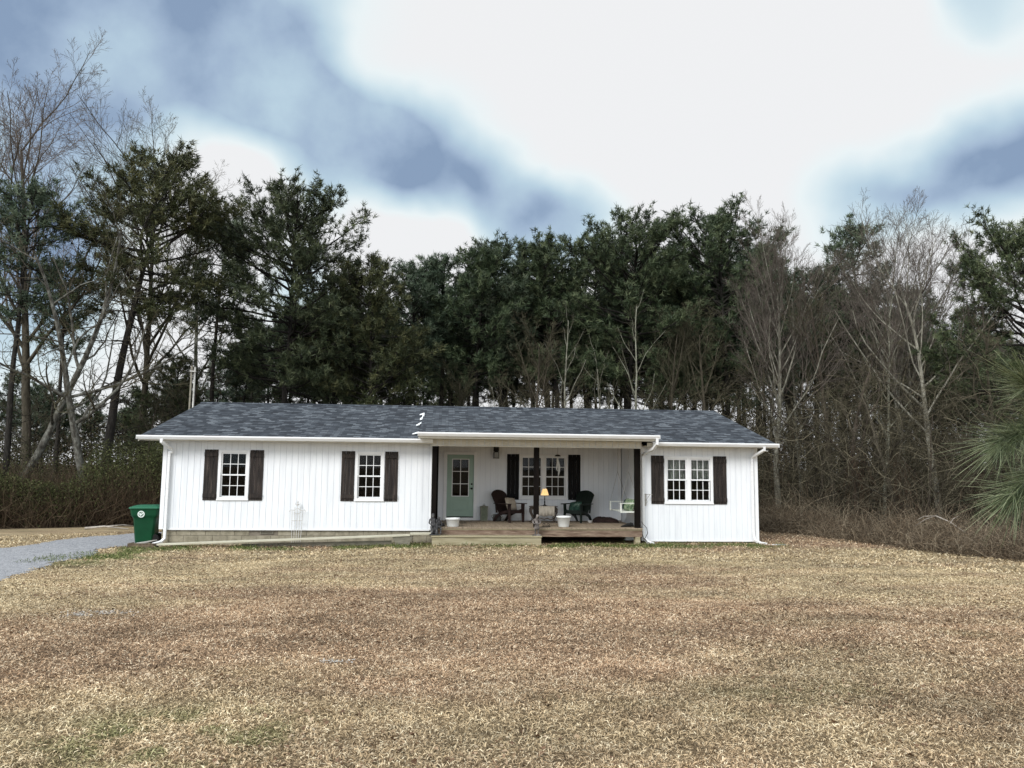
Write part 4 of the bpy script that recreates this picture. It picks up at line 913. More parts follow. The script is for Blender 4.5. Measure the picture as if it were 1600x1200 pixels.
# fallen leaves, thicker in drifts
x, y = scatter_polar(60000, 3.6, 20.0); dn = vnoise(x, y, 0.9)*0.6+vnoise(x+3, y, 0.25)*0.4
k = (lawn_mask(x, y) > 0.5) & (~in_house(x, y)) & (drive_mask(x, y) < 0.4) & (rng.rand(len(x)) < smooth01((dn-0.42)/0.25)*(0.35+brown_amount(x, y)))
x = x[k]; y = y[k]; n = len(x); a = rng.normal(0, 1, (n, 3)); a[:, 2] *= 0.35; a /= np.linalg.norm(a, axis=1)[:, None]; b = np.cross(a, rng.normal(0, 0.35, (n, 3))+np.array([0, 0, 1.0])); b /= np.linalg.norm(b, axis=1)[:, None]
P = np.stack([x, y, ground_z(x, y)+0.018], 1); s = rng.uniform(0.012, 0.032, (n, 1)); q = np.array([0, 0, 1.0])*s*0.3
V = np.stack([P-a*s, P-a*s*0.1-b*s*0.55+q, P+a*s, P+a*s*0.1+b*s*0.55+q], 1).reshape(-1, 3); I = np.arange(n)*4
M['leaf'] = mat('fallen_leaves', [(0.15, (0.07, 0.04, 0.024)), (0.45, (0.19, 0.115, 0.07)), (0.65, (0.34, 0.24, 0.15)), (0.9, (0.62, 0.53, 0.40))], noise=40, rough=0.8, attr='tone')
tn = rng.rand(n); o = np_mesh('fallen_leaves', V, np.concatenate([np.stack([I, I+1, I+2], 1), np.stack([I, I+2, I+3], 1)]), M['leaf'], tone=np.tile(tn, 2))
tag(o, 'brown and pale dead leaves strewn over the lawn', 'leaves', kind='stuff')
# broken pale stone and leaf chips
cl = []
for (cx, cy, sx_, sy_, nn) in ((-4.15, 9.8, 0.26, 0.16, 520), (-0.9, 6.8, 0.10, 0.035, 60), (-5.1, 8.6, 0.14, 0.2, 160)):
    for i in range(nn):
        X = cx+rng.normal(0, sx_*0.8); Y = cy+rng.normal(0, sy_*0.8)
        if vnoise(X, Y, 0.14) > 0.42: cl.append((X, Y, float(ground_z(X, Y))+rng.uniform(0.012, 0.028)))
P = np.array(cl); n = len(P); a = rng.normal(0, 1, (n, 3)); a[:, 2] *= 0.25; a /= np.linalg.norm(a, axis=1)[:, None]; b = np.cross(a, np.array([0, 0, 1.0])); b /= np.linalg.norm(b, axis=1)[:, None]
s = rng.uniform(0.006, 0.022, (n, 1)); o = np_mesh('pale_chips', np.stack([P-a*s, P-b*s*0.6, P+a*s, P+b*s*0.6], 1).reshape(-1, 3), np.arange(n*4).reshape(-1, 4), M['sand'], tone=rng.rand(n))
tag(o, 'pale chips and leaf bits scattered in bare spots of the lawn', 'litter', kind='stuff')
# loose gravel chips
n = 52000; th = rng.rand(n); x = rng.uniform(-16, -6.2, n); y = rng.uniform(7.5, 27.5, n)
k = (drive_mask(x, y) > 0.25) & (x > -0.62*y-2.5); x = x[k]; y = y[k]; n = len(x); s = rng.uniform(0.006, 0.017, n); z = ground_z(x, y)+0.014
oct_ = np.array([(1, 0, 0), (0, 1, 0), (-1, 0, 0), (0, -1, 0), (0, 0, 0.8)]); an = rng.uniform(0, 6.28, n)
c_, s_ = np.cos(an), np.sin(an); P = np.zeros((n, 5, 3))
for i, o_ in enumerate(oct_):
    P[:, i, 0] = x+s*(o_[0]*c_-o_[1]*0.7*s_); P[:, i, 1] = y+s*(o_[0]*s_+o_[1]*0.7*c_); P[:, i, 2] = z+s*o_[2]
I = np.arange(n)*5; F = np.concatenate([np.stack([I+a, I+b, I+4], 1) for a, b in ((0, 1), (1, 2), (2, 3), (3, 0))])
tn = rng.rand(n); o = np_mesh('gravel', P.reshape(-1, 3), F, M['gravel'], tone=np.tile(tn, 4)); tag(o, 'loose grey gravel chips on the driveway', 'gravel', kind='stuff')

# ================================================================== TREES
M['pinebark'] = mat('pine_bark', [(0.3, (0.010, 0.009, 0.008)), (0.55, (0.026, 0.023, 0.020)), (0.8, (0.075, 0.068, 0.060))], scale=(6, 6, 1.2), noise=3, rough=0.95, bump=0.8, vary=0.2)
M['greybark'] = mat('lichen_grey_bark', [(0.32, (0.03, 0.027, 0.022)), (0.48, (0.085, 0.08, 0.068)), (0.62, (0.17, 0.17, 0.15)), (0.8, (0.38, 0.385, 0.355))], scale=(3, 3, 1.4), noise=3.2, detail=8, rough=0.95, bump=0.5)
M['twig'] = mat('bare_twigs', [(0.3, (0.07, 0.056, 0.046)), (0.7, (0.18, 0.155, 0.13))], noise=2, rough=0.9, vary=0.15)
M['palebark'] = mat('pale_bark', [(0.32, (0.085, 0.08, 0.06)), (0.55, (0.22, 0.215, 0.17)), (0.78, (0.42, 0.41, 0.35))], scale=(3, 3, 0.8), noise=3, rough=0.95, bump=0.4, vary=0.15)
M['brownbark'] = mat('brown_bark', [(0.3, (0.03, 0.024, 0.018)), (0.7, (0.095, 0.080, 0.06))], scale=(3, 3, 0.8), noise=3, rough=0.95, bump=0.4, vary=0.2)
M['browntwig'] = mat('brown_twigs', [(0.3, (0.036, 0.033, 0.020)), (0.7, (0.115, 0.102, 0.065))], noise=2, rough=0.9, vary=0.2)
M['vine'] = mat('dead_vines', [(0.3, (0.035, 0.022, 0.014)), (0.7, (0.11, 0.075, 0.05))], noise=2.5, rough=0.95)
M['needles'] = mat('pine_needles', [(0.3, (0.018, 0.032, 0.013)), (0.5, (0.050, 0.074, 0.034)), (0.7, (0.13, 0.16, 0.082))], noise=1.1, detail=8, rough=0.6, spec=0.35, vary=0.22, attr='tone')
M['needles_cool'] = mat('blue_green_needles', [(0.3, (0.020, 0.034, 0.019)), (0.5, (0.055, 0.082, 0.048)), (0.7, (0.15, 0.185, 0.12))], noise=1.1, detail=8, rough=0.6, spec=0.35, vary=0.2, attr='tone')
M['needles_warm'] = mat('olive_needles', [(0.3, (0.020, 0.028, 0.010)), (0.5, (0.046, 0.058, 0.022)), (0.7, (0.10, 0.105, 0.045))], noise=1.1, detail=8, rough=0.6, spec=0.35, vary=0.15, attr='tone')
M['near_needles'] = mat('young_pine_needles', [(0.25, (0.025, 0.042, 0.014)), (0.5, (0.085, 0.12, 0.04)), (0.8, (0.36, 0.40, 0.24))], noise=3, rough=0.38, spec=0.5, attr='tone')

def norm(a): return a/np.maximum(np.linalg.norm(a, axis=-1, keepdims=True), 1e-9)
class Paths:
    """collects tapered polylines and turns them into one mesh"""
    def __init__(s): s.d = {}
    def add(s, P, Rr, k):
        P = np.asarray(P, float); s.d.setdefault((len(P), k), []).append((P, np.asarray(Rr, float)))
    def arrays(s):
        VV = []; FF = []; off = 0
        for (n, k), lst in s.d.items():
            P = np.stack([a for a, b in lst]); Rr = np.stack([b for a, b in lst]); m = len(lst)
            T = np.empty_like(P); T[:, 1:-1] = P[:, 2:]-P[:, :-2]; T[:, 0] = P[:, 1]-P[:, 0]; T[:, -1] = P[:, -1]-P[:, -2]; T = norm(T)
            ref = np.where(np.abs(norm(P[:, -1]-P[:, 0])[:, 2:3]) > 0.9, np.array([[1.0, 0, 0]]), np.array([[0, 0, 1.0]]))[:, None, :]
            A = norm(np.cross(T, np.broadcast_to(ref, T.shape))); B = np.cross(A, T)
            an = 2*np.pi*(np.arange(k)+0.5)/k
            V = P[:, :, None, :]+(A[:, :, None, :]*np.cos(an)[None, None, :, None]+B[:, :, None, :]*np.sin(an)[None, None, :, None])*Rr[:, :, None, None]
            base = off+(np.arange(m)*n*k)[:, None, None]; i = np.arange(n-1)[None, :, None]*k; j = np.arange(k)[None, None, :]; j2 = (j+1) % k
            F = np.stack(np.broadcast_arrays(base+i+j, base+i+j2, base+i+k+j2, base+i+k+j), -1).reshape(-1, 4)
            VV.append(V.reshape(-1, 3)); FF.append(F); off += m*n*k
        return np.concatenate(VV), np.concatenate(FF)
    def build(s, name, m, parent=None, smooth=True):
        V, F = s.arrays(); return np_mesh(name, V, F, m, parent, smooth=smooth)
def wander(p, d, L, n, wig, up, rs):
    """polyline from p along d"""
    P = [p]; st = L/n; d = d.copy()
    for i in range(n):
        d = d+rs.normal(0, wig, 3); d[2] += up; d /= np.linalg.norm(d); P.append(P[-1]+d*st)
    return np.array(P), d
def perp_dir(d, ang, az, rs):
    a = np.cross(d, [0, 0, 1.0] if abs(d[2]) < 0.95 else [1.0, 0, 0]); a /= np.linalg.norm(a); b = np.cross(a, d)
    s = math.sin(ang); return d*math.cos(ang)+(a*math.cos(az)+b*math.sin(az))*s
def needle_tufts(name, C, D, n_per, ln, wd, m, parent, rs, spread=0.6):
    Mn = len(C); C = np.repeat(C, n_per, 0); D = np.repeat(D, n_per, 0); N_ = len(C)
    tn = np.repeat(np.clip(rs.normal(0.5, 0.22, Mn), 0, 1), n_per)
    dr = norm(D*0.75+rs.normal(0, spread, (N_, 3))); L = ln*rs.uniform(0.65, 1.15, (N_, 1))
    sd = norm(np.cross(dr, rs.normal(0, 1, (N_, 3))))*wd*0.5
    off = D*rs.uniform(-0.14, 0.05, (N_, 1)); off = off+rs.normal(0, 0.035, (N_, 3))
    b = C+off; V = np.stack([b-sd, b+sd, b+dr*L+sd*0.3], 1).reshape(-1, 3)
    F = np.arange(N_*3).reshape(-1, 3); return np_mesh(name, V, F, m, parent, tone=tn)
def make_pine(name, H, cs, width, seed, m, top=0.75, lean=(0, 0), r0=None, dens=1.0, dead=0.3, tuft=(0.30, 0.042), nper=14, flat=0.0):
    """cs: height fraction where the living crown starts; width: crown radius at its widest"""
    rs = np.random.RandomState(seed); t = empty(name); TR = Paths(); r0 = r0 or H*0.0125
    n = 14; P = [np.array([0, 0, -0.25])]; d = np.array([lean[0], lean[1], 1.0]); d /= np.linalg.norm(d)
    for i in range(n):
        d = d+rs.normal(0, 0.018, 3); d[2] = abs(d[2]); d /= np.linalg.norm(d); P.append(P[-1]+d*(H*0.97+0.25)/n)
    P = np.array(P); hz = P[:, 2]; fr = np.clip(np.linspace(0, 1, n+1), 0, 1)
    Rd = r0*(1-fr)**0.8*1.0+0.02; Rd[0] *= 1.35; TR.add(P, Rd, 8)
    def at(h):
        return np.array([np.interp(h, hz, P[:, 0]), np.interp(h, hz, P[:, 1]), h])
    C = []; D = []
    # dead lower limbs
    for i in range(int(dead*26)):
        h = H*rs.uniform(0.18, cs+0.06); az = rs.uniform(0, 2*math.pi); L = rs.uniform(0.3, 1.0)*width*0.55
        dd = np.array([math.cos(az), math.sin(az), rs.uniform(-0.25, 0.25)]); Q, _ = wander(at(h), norm(dd), L, 5, 0.16, 0.0, rs); TR.add(Q, np.linspace(0.028, 0.006, 6), 4)
        for q in range(3): W, _ = wander(Q[2+q], norm(dd+rs.normal(0, 0.6, 3)), L*0.35, 3, 0.2, 0.0, rs); TR.add(W, np.linspace(0.010, 0.004, 4), 3)
    nl = int(62*dens)
    for i in range(nl):
        f = (i+rs.rand())/nl; h = H*(cs+(0.975-cs)*f); az = i*2.4+rs.normal(0, 0.5)
        env = math.sqrt(max(0.0, 1-((f-top)/(1.03-top))**2)) if f > top else 0.55+0.45*f/top
        env = max(env, 0.26) * rs.uniform(0.62, 1.12); L = width*env
        elev = -0.10+0.72*f+rs.normal(0, 0.16)
        dd = np.array([math.cos(az)*math.cos(elev), math.sin(az)*math.cos(elev), math.sin(elev)])
        Q, de = wander(at(h), dd, L, 6, 0.10, 0.05, rs); rr = 0.012+0.014*L/ (1+0.1*L); TR.add(Q, np.linspace(rr*1.2, 0.010, 7), 5)
        ns = max(4, int(L*4.6*dens**0.3))
        for k in range(ns):
            tq = 0.28+0.72*(k+rs.rand())/ns; j = min(int(tq*6), 5); w = tq*6-j; p = Q[j]*(1-w)+Q[j+1]*w
            seg = norm(Q[j+1]-Q[j]); sd = perp_dir(seg, rs.uniform(0.35, 1.0), rs.uniform(0, 2*math.pi), rs); sd[2] = sd[2]*(1-flat)+0.22; sd = norm(sd)
            l2 = (0.35+0.30*L*(1.15-tq))*rs.uniform(0.6, 1.2); W, e2 = wander(p, sd, l2, 3, 0.14, 0.06, rs); TR.add(W, np.linspace(0.012, 0.005, 4), 3)
            for q in range(3):
                if rs.rand() < 0.92:
                    u = (0.45, 0.75, 1.0)[q]; jj = min(int(u*3), 2); ww = u*3-jj; c = W[jj]*(1-ww)+W[jj+1]*ww
                    C.append(c+rs.normal(0, 0.10, 3)); D.append(norm(e2+rs.normal(0, 0.5, 3)+np.array([0, 0, 0.25])))
        C.append(Q[-1]); D.append(de)
    for i in range(26): C.append(at(H*0.955)+rs.normal(0, 0.33, 3)); D.append(norm(rs.normal(0, 0.5, 3)+np.array([0, 0, 0.8])))
    TR.build('trunk', M['pinebark'], t)
    needle_tufts('crown', np.array(C), np.array(D), nper, tuft[0], tuft[1], m, t, rs)
    return t
def make_bare(name, H, seed, trunk_m, twig_m, spread=0.45, fork=0.75, levels=4, lean=(0, 0), r0=None, nb=(9, 7, 6, 4), up=0.05, wig=0.10, twr=0.0065, clean=0.3, lenf=0.5, vines=0):
    rs = np.random.RandomState(seed); t = empty(name); TR = Paths(); TW = Paths(); r0 = r0 or H*0.0115
    def grow(p, d, L, r, lev):
        n = (12, 7, 5, 3, 2)[lev]; k = (8, 5, 4, 3, 3)[lev]
        P, de = wander(p, d, L, n, wig*(0.35, 0.8, 1.1, 1.4, 1.5)[lev], up*(0.1, 1, 1.2, 1, 0.6)[lev], rs)
        rend = max(r*(0.22 if lev == 0 else 0.3), twr*0.7); Rr = np.linspace(r, rend, n+1)
        if lev == 0: Rr[0] *= 1.3
        (TR if lev <= 1 else TW).add(P, np.maximum(Rr, twr*0.7), k)
        if lev >= levels: return
        c = nb[lev]
        for i in range(c):
            lo = clean if lev == 0 else 0.18
            tt = lo+(1-lo)*(i+rs.rand()*0.9)/c; tt = min(tt, 0.995); j = min(int(tt*n), n-1); w = tt*n-j
            q = P[j]*(1-w)+P[j+1]*w; seg = norm(P[j+1]-P[j]); ang = spread*rs.uniform(0.7, 1.5)*(1.15-0.35*tt)
            nd = perp_dir(seg, ang, i*2.4+rs.normal(0, 0.6), rs)
            l2 = L*lenf*rs.uniform(0.7, 1.2)*(1.2-0.65*tt) if lev else L*lenf*rs.uniform(0.75, 1.15)*(1.15-fork*(tt-lo)/(1-lo))
            rr = max(Rr[j]*rs.uniform(0.42, 0.62), twr); grow(q, nd, l2, min(rr, r*0.6), lev+1)
    d0 = np.array([lean[0], lean[1], 1.0]); grow(np.array([0, 0, -0.2]), d0/np.linalg.norm(d0), H*0.84, r0, 0)
    TR.build('trunk', trunk_m, t); TW.build('crown', twig_m, t)
    if vines:
        VN = Paths()
        for i in range(vines):
            h = rs.uniform(0.5, H*0.42); az = rs.uniform(0, 6.28); rad = r0*rs.uniform(0.9, 3.4); p = np.array([math.cos(az)*rad+lean[0]*h, math.sin(az)*rad+lean[1]*h, h])
            W, _ = wander(p, norm(np.array([rs.normal(0, 0.35), rs.normal(0, 0.35), -1.0])), rs.uniform(0.5, min(h, 2.8)), 5, 0.28, -0.15, rs)
            VN.add(W, np.full(6, rs.uniform(0.004, 0.011)), 3)
        VN.build('vines', M['vine'], t)
    return t
def place(t, px_, Y, top=None, base=None, rz_=0.0, label=None, cat='tree', group=None, s=None, H=None):
    """stand tree t where the survey direction px_ meets distance Y; scale so its top reaches row `top`"""
    p = spot(px_, 640, Y); z = float(ground_z(p[0], Y))
    if top is not None: s = (spot(px_, top, Y)[2]-z)/H
    t.location = (p[0], Y, z); t.scale = (s, s, s); t.rotation_euler = (0, 0, rz_)
    for k in ('label', 'category', 'group'):
        if k in t: del t[k]
    tag(t, label, cat, group); return t
# ---- prototypes: (object, nominal height)
PR = {}
def proto(key, t, H):
    top = 0.0
    for ch in t.children:
        a = np.empty(len(ch.data.vertices)*3, dtype=np.float32); ch.data.vertices.foreach_get('co', a); top = max(top, float(a[2::3].max()))
    PR[key] = (t, top-0.1, [False]); return t
N1, N2, N3 = M['needles'], M['needles_cool'], M['needles_warm']
proto('roundA', make_pine('pine_tree', 15.5, 0.56, 3.9, 101, N3, top=0.30, dead=1.6, dens=1.1, nper=16, flat=0.2, tuft=(0.28, 0.04)), 15.5)
proto('bigB', make_pine('pine_tree', 15.8, 0.40, 5.4, 202, N1, top=0.35, dead=1.1, dens=1.45, nper=15, flat=0.2), 15.8)
proto('sweepC', make_pine('pine_tree', 13.5, 0.20, 3.8, 303, N3, top=0.30, dead=0.4, dens=1.35, nper=15, flat=0.5), 13.5)
proto('denseD', make_pine('pine_tree', 15.0, 0.52, 3.0, 404, N2, top=0.42, dead=1.0, dens=1.1, nper=15), 15.0)
proto('denseE', make_pine('pine_tree', 15.0, 0.56, 2.9, 505, N2, top=0.5, dead=1.2, dens=1.1, nper=15, lean=(0.02, 0)), 15.0)
proto('denseF', make_pine('pine_tree', 15.0, 0.47, 3.2, 606, N1, top=0.4, dead=1.0, dens=1.1, nper=15, lean=(-0.02, 0)), 15.0)
proto('slimG', make_pine('pine_tree', 15.0, 0.64, 2.2, 707, N1, top=0.45, dead=1.3, dens=0.8, nper=13, r0=0.15), 15.0)
proto('slimH', make_pine('pine_tree', 15.0, 0.60, 2.4, 808, N2, top=0.5, dead=1.3, dens=0.8, nper=13, r0=0.14, lean=(0.03, 0.02)), 15.0)
GB, PB, BB, TWG, BTW = M['greybark'], M['palebark'], M['brownbark'], M['twig'], M['browntwig']
proto('bareTall', make_bare('bare_tree', 20.0, 11, BB, TWG, spread=0.66, nb=(20, 10, 8, 5), up=0.07, clean=0.36, lenf=0.44, twr=0.0075, fork=0.45), 20.0)
proto('bareFan', make_bare('bare_tree', 15.0, 12, PB, TWG, spread=0.50, nb=(20, 11, 8, 5), up=0.085, clean=0.34, lenf=0.46, fork=0.35, vines=60), 15.0)
proto('bareOpen', make_bare('bare_tree', 16.0, 13, PB, TWG, spread=0.58, nb=(16, 10, 8, 5), up=0.07, clean=0.38, lenf=0.48, wig=0.12, fork=0.4, vines=30), 16.0)
proto('bareBrown', make_bare('bare_tree', 11.0, 14, BB, BTW, spread=0.55, nb=(13, 8, 6, 4), up=0.03, clean=0.2, lenf=0.5, wig=0.13, twr=0.006), 11.0)
proto('bareSlim', make_bare('bare_tree', 12.0, 15, PB, BTW, spread=0.6, nb=(11, 6, 5, 3), up=0.04, clean=0.3, lenf=0.32, wig=0.13, r0=0.085, twr=0.006), 12.0)
proto('bareLow', make_bare('bare_tree', 7.5, 16, BB, BTW, spread=0.75, nb=(12, 8, 6, 4), up=0.0, clean=0.12, lenf=0.55, wig=0.17, r0=0.08, twr=0.0055), 7.5)
proto('bareVine', make_bare('bare_tree', 10.0, 18, BB, BTW, spread=0.7, nb=(12, 8, 5, 4), up=-0.01, clean=0.25, lenf=0.42, wig=0.18, r0=0.13, twr=0.006, vines=150), 10.0)
def tree(key, px_, Y, top, rz_, label, group=None, cat='tree', H=None):
    t, Hn, used = PR[key]
    if used[0]: t = copy_tree(t)
    used[0] = True
    return place(t, px_, Y, top=top, rz_=R(rz_), label=label, cat=cat, group=group, H=Hn)

# ---- the trees one can tell apart
tree('roundA', 165, 33, 206, 0, 'tall pine left of the house with a domed olive crown over bare lower limbs')
tree('bigB', 444, 37, 282, 20, 'large open pine with a broad layered crown above the left third of the roof')
tree('sweepC', 585, 38, 392, 0, 'low sweeping dense pine right of the large open pine, limbs hanging towards the roof')
tree('sweepC', 262, 42, 545, 130, 'low dark bushy pine between the domed pine and the left roof end')
tree('slimH', 338, 41, 318, 200, 'pine with a ragged thin crown between the domed pine and the large open pine')
tree('slimH', 18, 31, 262, 140, 'dark pine with clumped limbs cut by the left edge of the photo')
tree('slimG', 92, 36, 400, 60, 'thin dark pine between the left edge and the domed pine')
tree('sweepC', 520, 42, 420, 60, 'broad dark pine directly behind the large open pine, on its right side')
ROW = [('denseD', 640, 41, 402, 30), ('denseE', 690, 43, 408, 80), ('denseF', 735, 42, 393, 10), ('denseD', 788, 43, 380, 160), ('denseE', 832, 45, 388, 220), ('denseF', 872, 43, 372, 250),
       ('denseD', 910, 46, 376, 300), ('bigB', 980, 42, 340, 45), ('denseE', 1035, 45, 392, 15), ('denseF', 1085, 44, 384, 75), ('bigB', 1140, 41, 336, 290), ('denseE', 1185, 47, 392, 110)]
RL = ['pine in the front row above the torn flashing on the roof', 'pine with a bushy dark crown above the green door', 'pine with a rounded tip above the porch lantern', 'pine with split tips standing above the left porch chair',
      'shorter pine in the front row above the middle porch post', 'pine with a pointed tip above the right porch chair', 'pine tucked against the left flank of the tallest middle pine',
      'tallest broad pine of the middle row, rising above the right end of the porch', 'low crowned pine just right of the tallest middle pine', 'pine above the right wing, left of the wide shouldered pine',
      'wide shouldered blue green pine above the right end of the roof ridge', 'pine half hidden behind the fan shaped bare tree']
for (k, px_, Y, top, rz_), lab in zip(ROW, RL): tree(k, px_, Y, top-14, rz_, lab)
tree('slimH', 1342, 42, 334, 0, 'slender pine with a small tufted top between the two tall bare trees on the right')
tree('denseE', 1275, 44, 412, 190, 'mid height pine right of the fan shaped bare tree')
tree('denseD', 1400, 46, 440, 260, 'lower green pine left of the twin topped bare tree')
tree('denseF', 1500, 40, 480, 30, 'low round green pine behind the twin topped bare tree, on its right')
tree('bigB', 1606, 30, 318, 100, 'dark pine leaning in at the right edge of the photo')
tree('denseF', 1316, 41, 432, 70, 'round headed green pine behind the vine draped brown trunk')
tree('sweepC', 1430, 40, 520, 10, 'low dark green pine low behind the twin topped bare tree')
tree('denseD', 1238, 41, 440, 140, 'dark green pine behind the fan shaped bare tree, on its right side')
# bare trees
tree('bareTall', 45, 36, 22, 0, 'tallest bare tree, reaching the top left corner of the photo')
tree('bareTall', 222, 42, 122, 110, 'bare tree top showing behind the domed pine on the left')
tree('bareSlim', 318, 44, 268, 0, 'thin bare tree tip between the domed pine and the ragged pine')
tree('bareFan', 1212, 34, 300, 0, 'tall bare tree with a fan shaped crown beside the right end of the house')
tree('bareOpen', 1462, 31, 278, 40, 'tall pale bare tree with twin tops right of the slender pine')
tree('bareFan', 1408, 38, 300, 200, 'bare tree standing close behind the twin topped bare tree on its left')
tree('bareOpen', 1580, 40, 470, 120, 'smaller bare tree at the right edge below the leaning dark pine')
tree('bareBrown', 832, 37, 498, 0, 'brown bare tree fanning out above the middle of the porch roof')
tree('bareSlim', 885, 37, 478, 60, 'slim grey bare tree just right of the brown fanning one')
tree('bareSlim', 985, 37, 446, 200, 'slim pale bare tree above the right porch post')
tree('bareBrown', 1040, 38, 470, 90, 'olive tinged bare tree between the slim pale tree and the right wing')
tree('bareBrown', 1110, 37, 470, 180, 'bare tree with tangled limbs above the right end of the roof ridge')
tree('bareSlim', 945, 39, 520, 300, 'short crooked bare tree above the right porch chair')
tree('bareBrown', 1300, 33, 420, 250, 'brown bare tree midway between the fan shaped and twin topped bare trees')
tree('bareVine', 1336, 29, 520, 0, 'vine draped brown trunk with drooping limbs right of the fan shaped bare tree')
tree('bareVine', 1402, 27.5, 560, 80, 'vine smothered short tree by the brush, left of the twin topped bare tree')
tree('bareLow', 1270, 31, 600, 30, 'low scrubby tree behind the brush just right of the house')
tree('bareLow', 1440, 28, 610, 130, 'low tangled tree in front of the twin topped bare tree')
tree('bareVine', 1520, 30, 500, 210, 'tangled tree with hanging vines left of the near pine needles')
tree('bareLow', 1575, 27, 620, 280, 'low tangled tree behind the near pine needles')
tree('bareSlim', 1250, 36, 440, 20, 'thin pale sapling behind the low scrub right of the house')
tree('bareSlim', 1375, 33, 430, 140, 'thin pale sapling right of the vine draped brown trunk')
tree('bareLow', 300, 38, 560, 200, 'scrubby tree behind the metal mast')
tree('bareLow', 60, 33, 610, 10, 'scrubby tree in the thicket left of the driveway')
tree('bareLow', 215, 36, 600, 100, 'scrubby tree in the thicket left of the house, behind the domed pine')
# the leaning grey tree and the lichen trunk at the left
t = make_bare('bare_tree', 13.0, 77, GB, BTW, spread=0.75, nb=(11, 8, 6, 4), up=0.03, clean=0.30, lenf=0.45, wig=0.15, lean=(0.42, 0.0), r0=0.155)
place(t, 4, 31.5, s=1.15, label='leaning grey lichen barked tree at the left edge, slanting up to the right')
t = make_bare('bare_tree', 12.0, 81, GB, BTW, spread=0.9, nb=(9, 7, 6, 4), up=0.02, clean=0.28, lenf=0.42, wig=0.16, lean=(0.02, 0.0), r0=0.17)
place(t, 150, 31.2, s=1.05, label='lichen spotted grey trunk standing directly in front of the domed pine')
# ---- the wood behind: rows of pines one cannot tell from each other
rs = np.random.RandomState(21); keys = ['slimG', 'slimH', 'denseD', 'denseE', 'denseF', 'slimG']
def topline(px_): return np.interp(px_, [-60, 60, 200, 330, 420, 600, 700, 900, 1000, 1150, 1250, 1350, 1450, 1660], [540, 600, 600, 560, 440, 460, 440, 430, 415, 410, 440, 450, 500, 520])
def wood(Y, p0, p1, step, drop, group, label, ks=keys):
    px_ = p0
    while px_ < p1:
        q = px_+rs.uniform(-0.35, 0.35)*step; top = topline(q)+drop+rs.uniform(-18, 28)
        tree(ks[rs.randint(len(ks))], q, Y+rs.uniform(-1.8, 1.8), top, rs.uniform(0, 360), label, group); px_ += step
wood(49, -40, 1640, 46, 8, 'pines in the second row of the wood', 'dark pine in the second row of the wood, its crown merging with its neighbours')
wood(56, -60, 1680, 42, 22, 'pines in the third row of the wood', 'dark pine deep in the wood, its trunk showing between the nearer pines')
wood(64, -60, 1680, 55, 45, 'pines at the back of the wood', 'dark pine at the back of the wood, showing only between the others', ['slimG', 'slimH', 'denseD'])
px_ = 1200
for i in range(12):
    tree(('bareSlim', 'bareBrown', 'bareVine')[i % 3], px_+rs.uniform(-10, 10), rs.uniform(38, 47), rs.uniform(470, 560), rs.uniform(0, 360), 'bare tree deep in the tangle on the right, merging with its neighbours', 'bare trees deep in the right tangle'); px_ += 36
px_ = 620
for i in range(6):
    tree(('bareSlim', 'bareBrown')[i % 2], px_+rs.uniform(-14, 14), rs.uniform(40, 44), rs.uniform(520, 590), rs.uniform(0, 360), 'bare understorey tree showing low between the pine trunks above the roof', 'bare understorey trees above the roof'); px_ += 84
for k, (t, H, used) in PR.items():
    if not used[0]: print('unused', k)

# ---- brush and thicket (nobody could count these)
def tangle(name, n, sampler, L, rad, m, label, wig=0.35, upb=0.0, segs=5, elev=(0.2, 1.4), cat='brush'):
    P0, Lf = sampler(n); n = len(P0); az = rng.uniform(0, 6.283, n); el = rng.uniform(elev[0], elev[1], n)
    d = np.stack([np.cos(az)*np.cos(el), np.sin(az)*np.cos(el), np.sin(el)], 1); LL = L*rng.uniform(0.4, 1.2, n)*Lf
    P = [P0]
    for i in range(segs):
        d = norm(d+rng.normal(0, wig, (n, 3))+np.array([0, 0, upb])); P.append(P[-1]+d*(LL/segs)[:, None])
    P = np.stack(P, 1); gzz = ground_z(P[:, :, 0], P[:, :, 1]); P[:, :, 2] = np.maximum(P[:, :, 2], gzz+0.01)
    Rr = rad*rng.uniform(0.5, 1.5, n)[:, None]*np.linspace(1, 0.35, segs+1)[None]
    T = np.empty_like(P); T[:, 1:-1] = P[:, 2:]-P[:, :-2]; T[:, 0] = P[:, 1]-P[:, 0]; T[:, -1] = P[:, -1]-P[:, -2]; T = norm(T)
    A = norm(np.cross(T, norm(rng.normal(0, 1, (n, 1, 3))))); B = np.cross(A, T); k = 3; an = 2*np.pi*np.arange(k)/k
    V = (P[:, :, None]+(A[:, :, None]*np.cos(an)[None, None, :, None]+B[:, :, None]*np.sin(an)[None, None, :, None])*Rr[:, :, None, None]).reshape(-1, 3)
    base = (np.arange(n)*(segs+1)*k)[:, None, None]; i = np.arange(segs)[None, :, None]*k; j = np.arange(k)[None, None, :]; j2 = (j+1) % k
    F = np.stack(np.broadcast_arrays(base+i+j, base+i+j2, base+i+k+j2, base+i+k+j), -1).reshape(-1, 4)
    tn = np.repeat(rng.rand(n), segs*k); o = np_mesh(name, V, F, m, smooth=True, tone=tn); return tag(o, label, cat, kind='stuff')
def leaves(name, P, size, m, label, cat):
    n = len(P); a = norm(rng.normal(0, 1, (n, 3))); b = norm(np.cross(a, rng.normal(0, 1, (n, 3)))); s = size*rng.uniform(0.5, 1.4, (n, 1))
    V = np.stack([P-a*s, P-b*s*0.45, P+a*s, P+b*s*0.45], 1).reshape(-1, 3); F = np.arange(n*4).reshape(-1, 4)
    o = np_mesh(name, V, F, m, tone=rng.rand(n)); return tag(o, label, cat, kind='stuff')
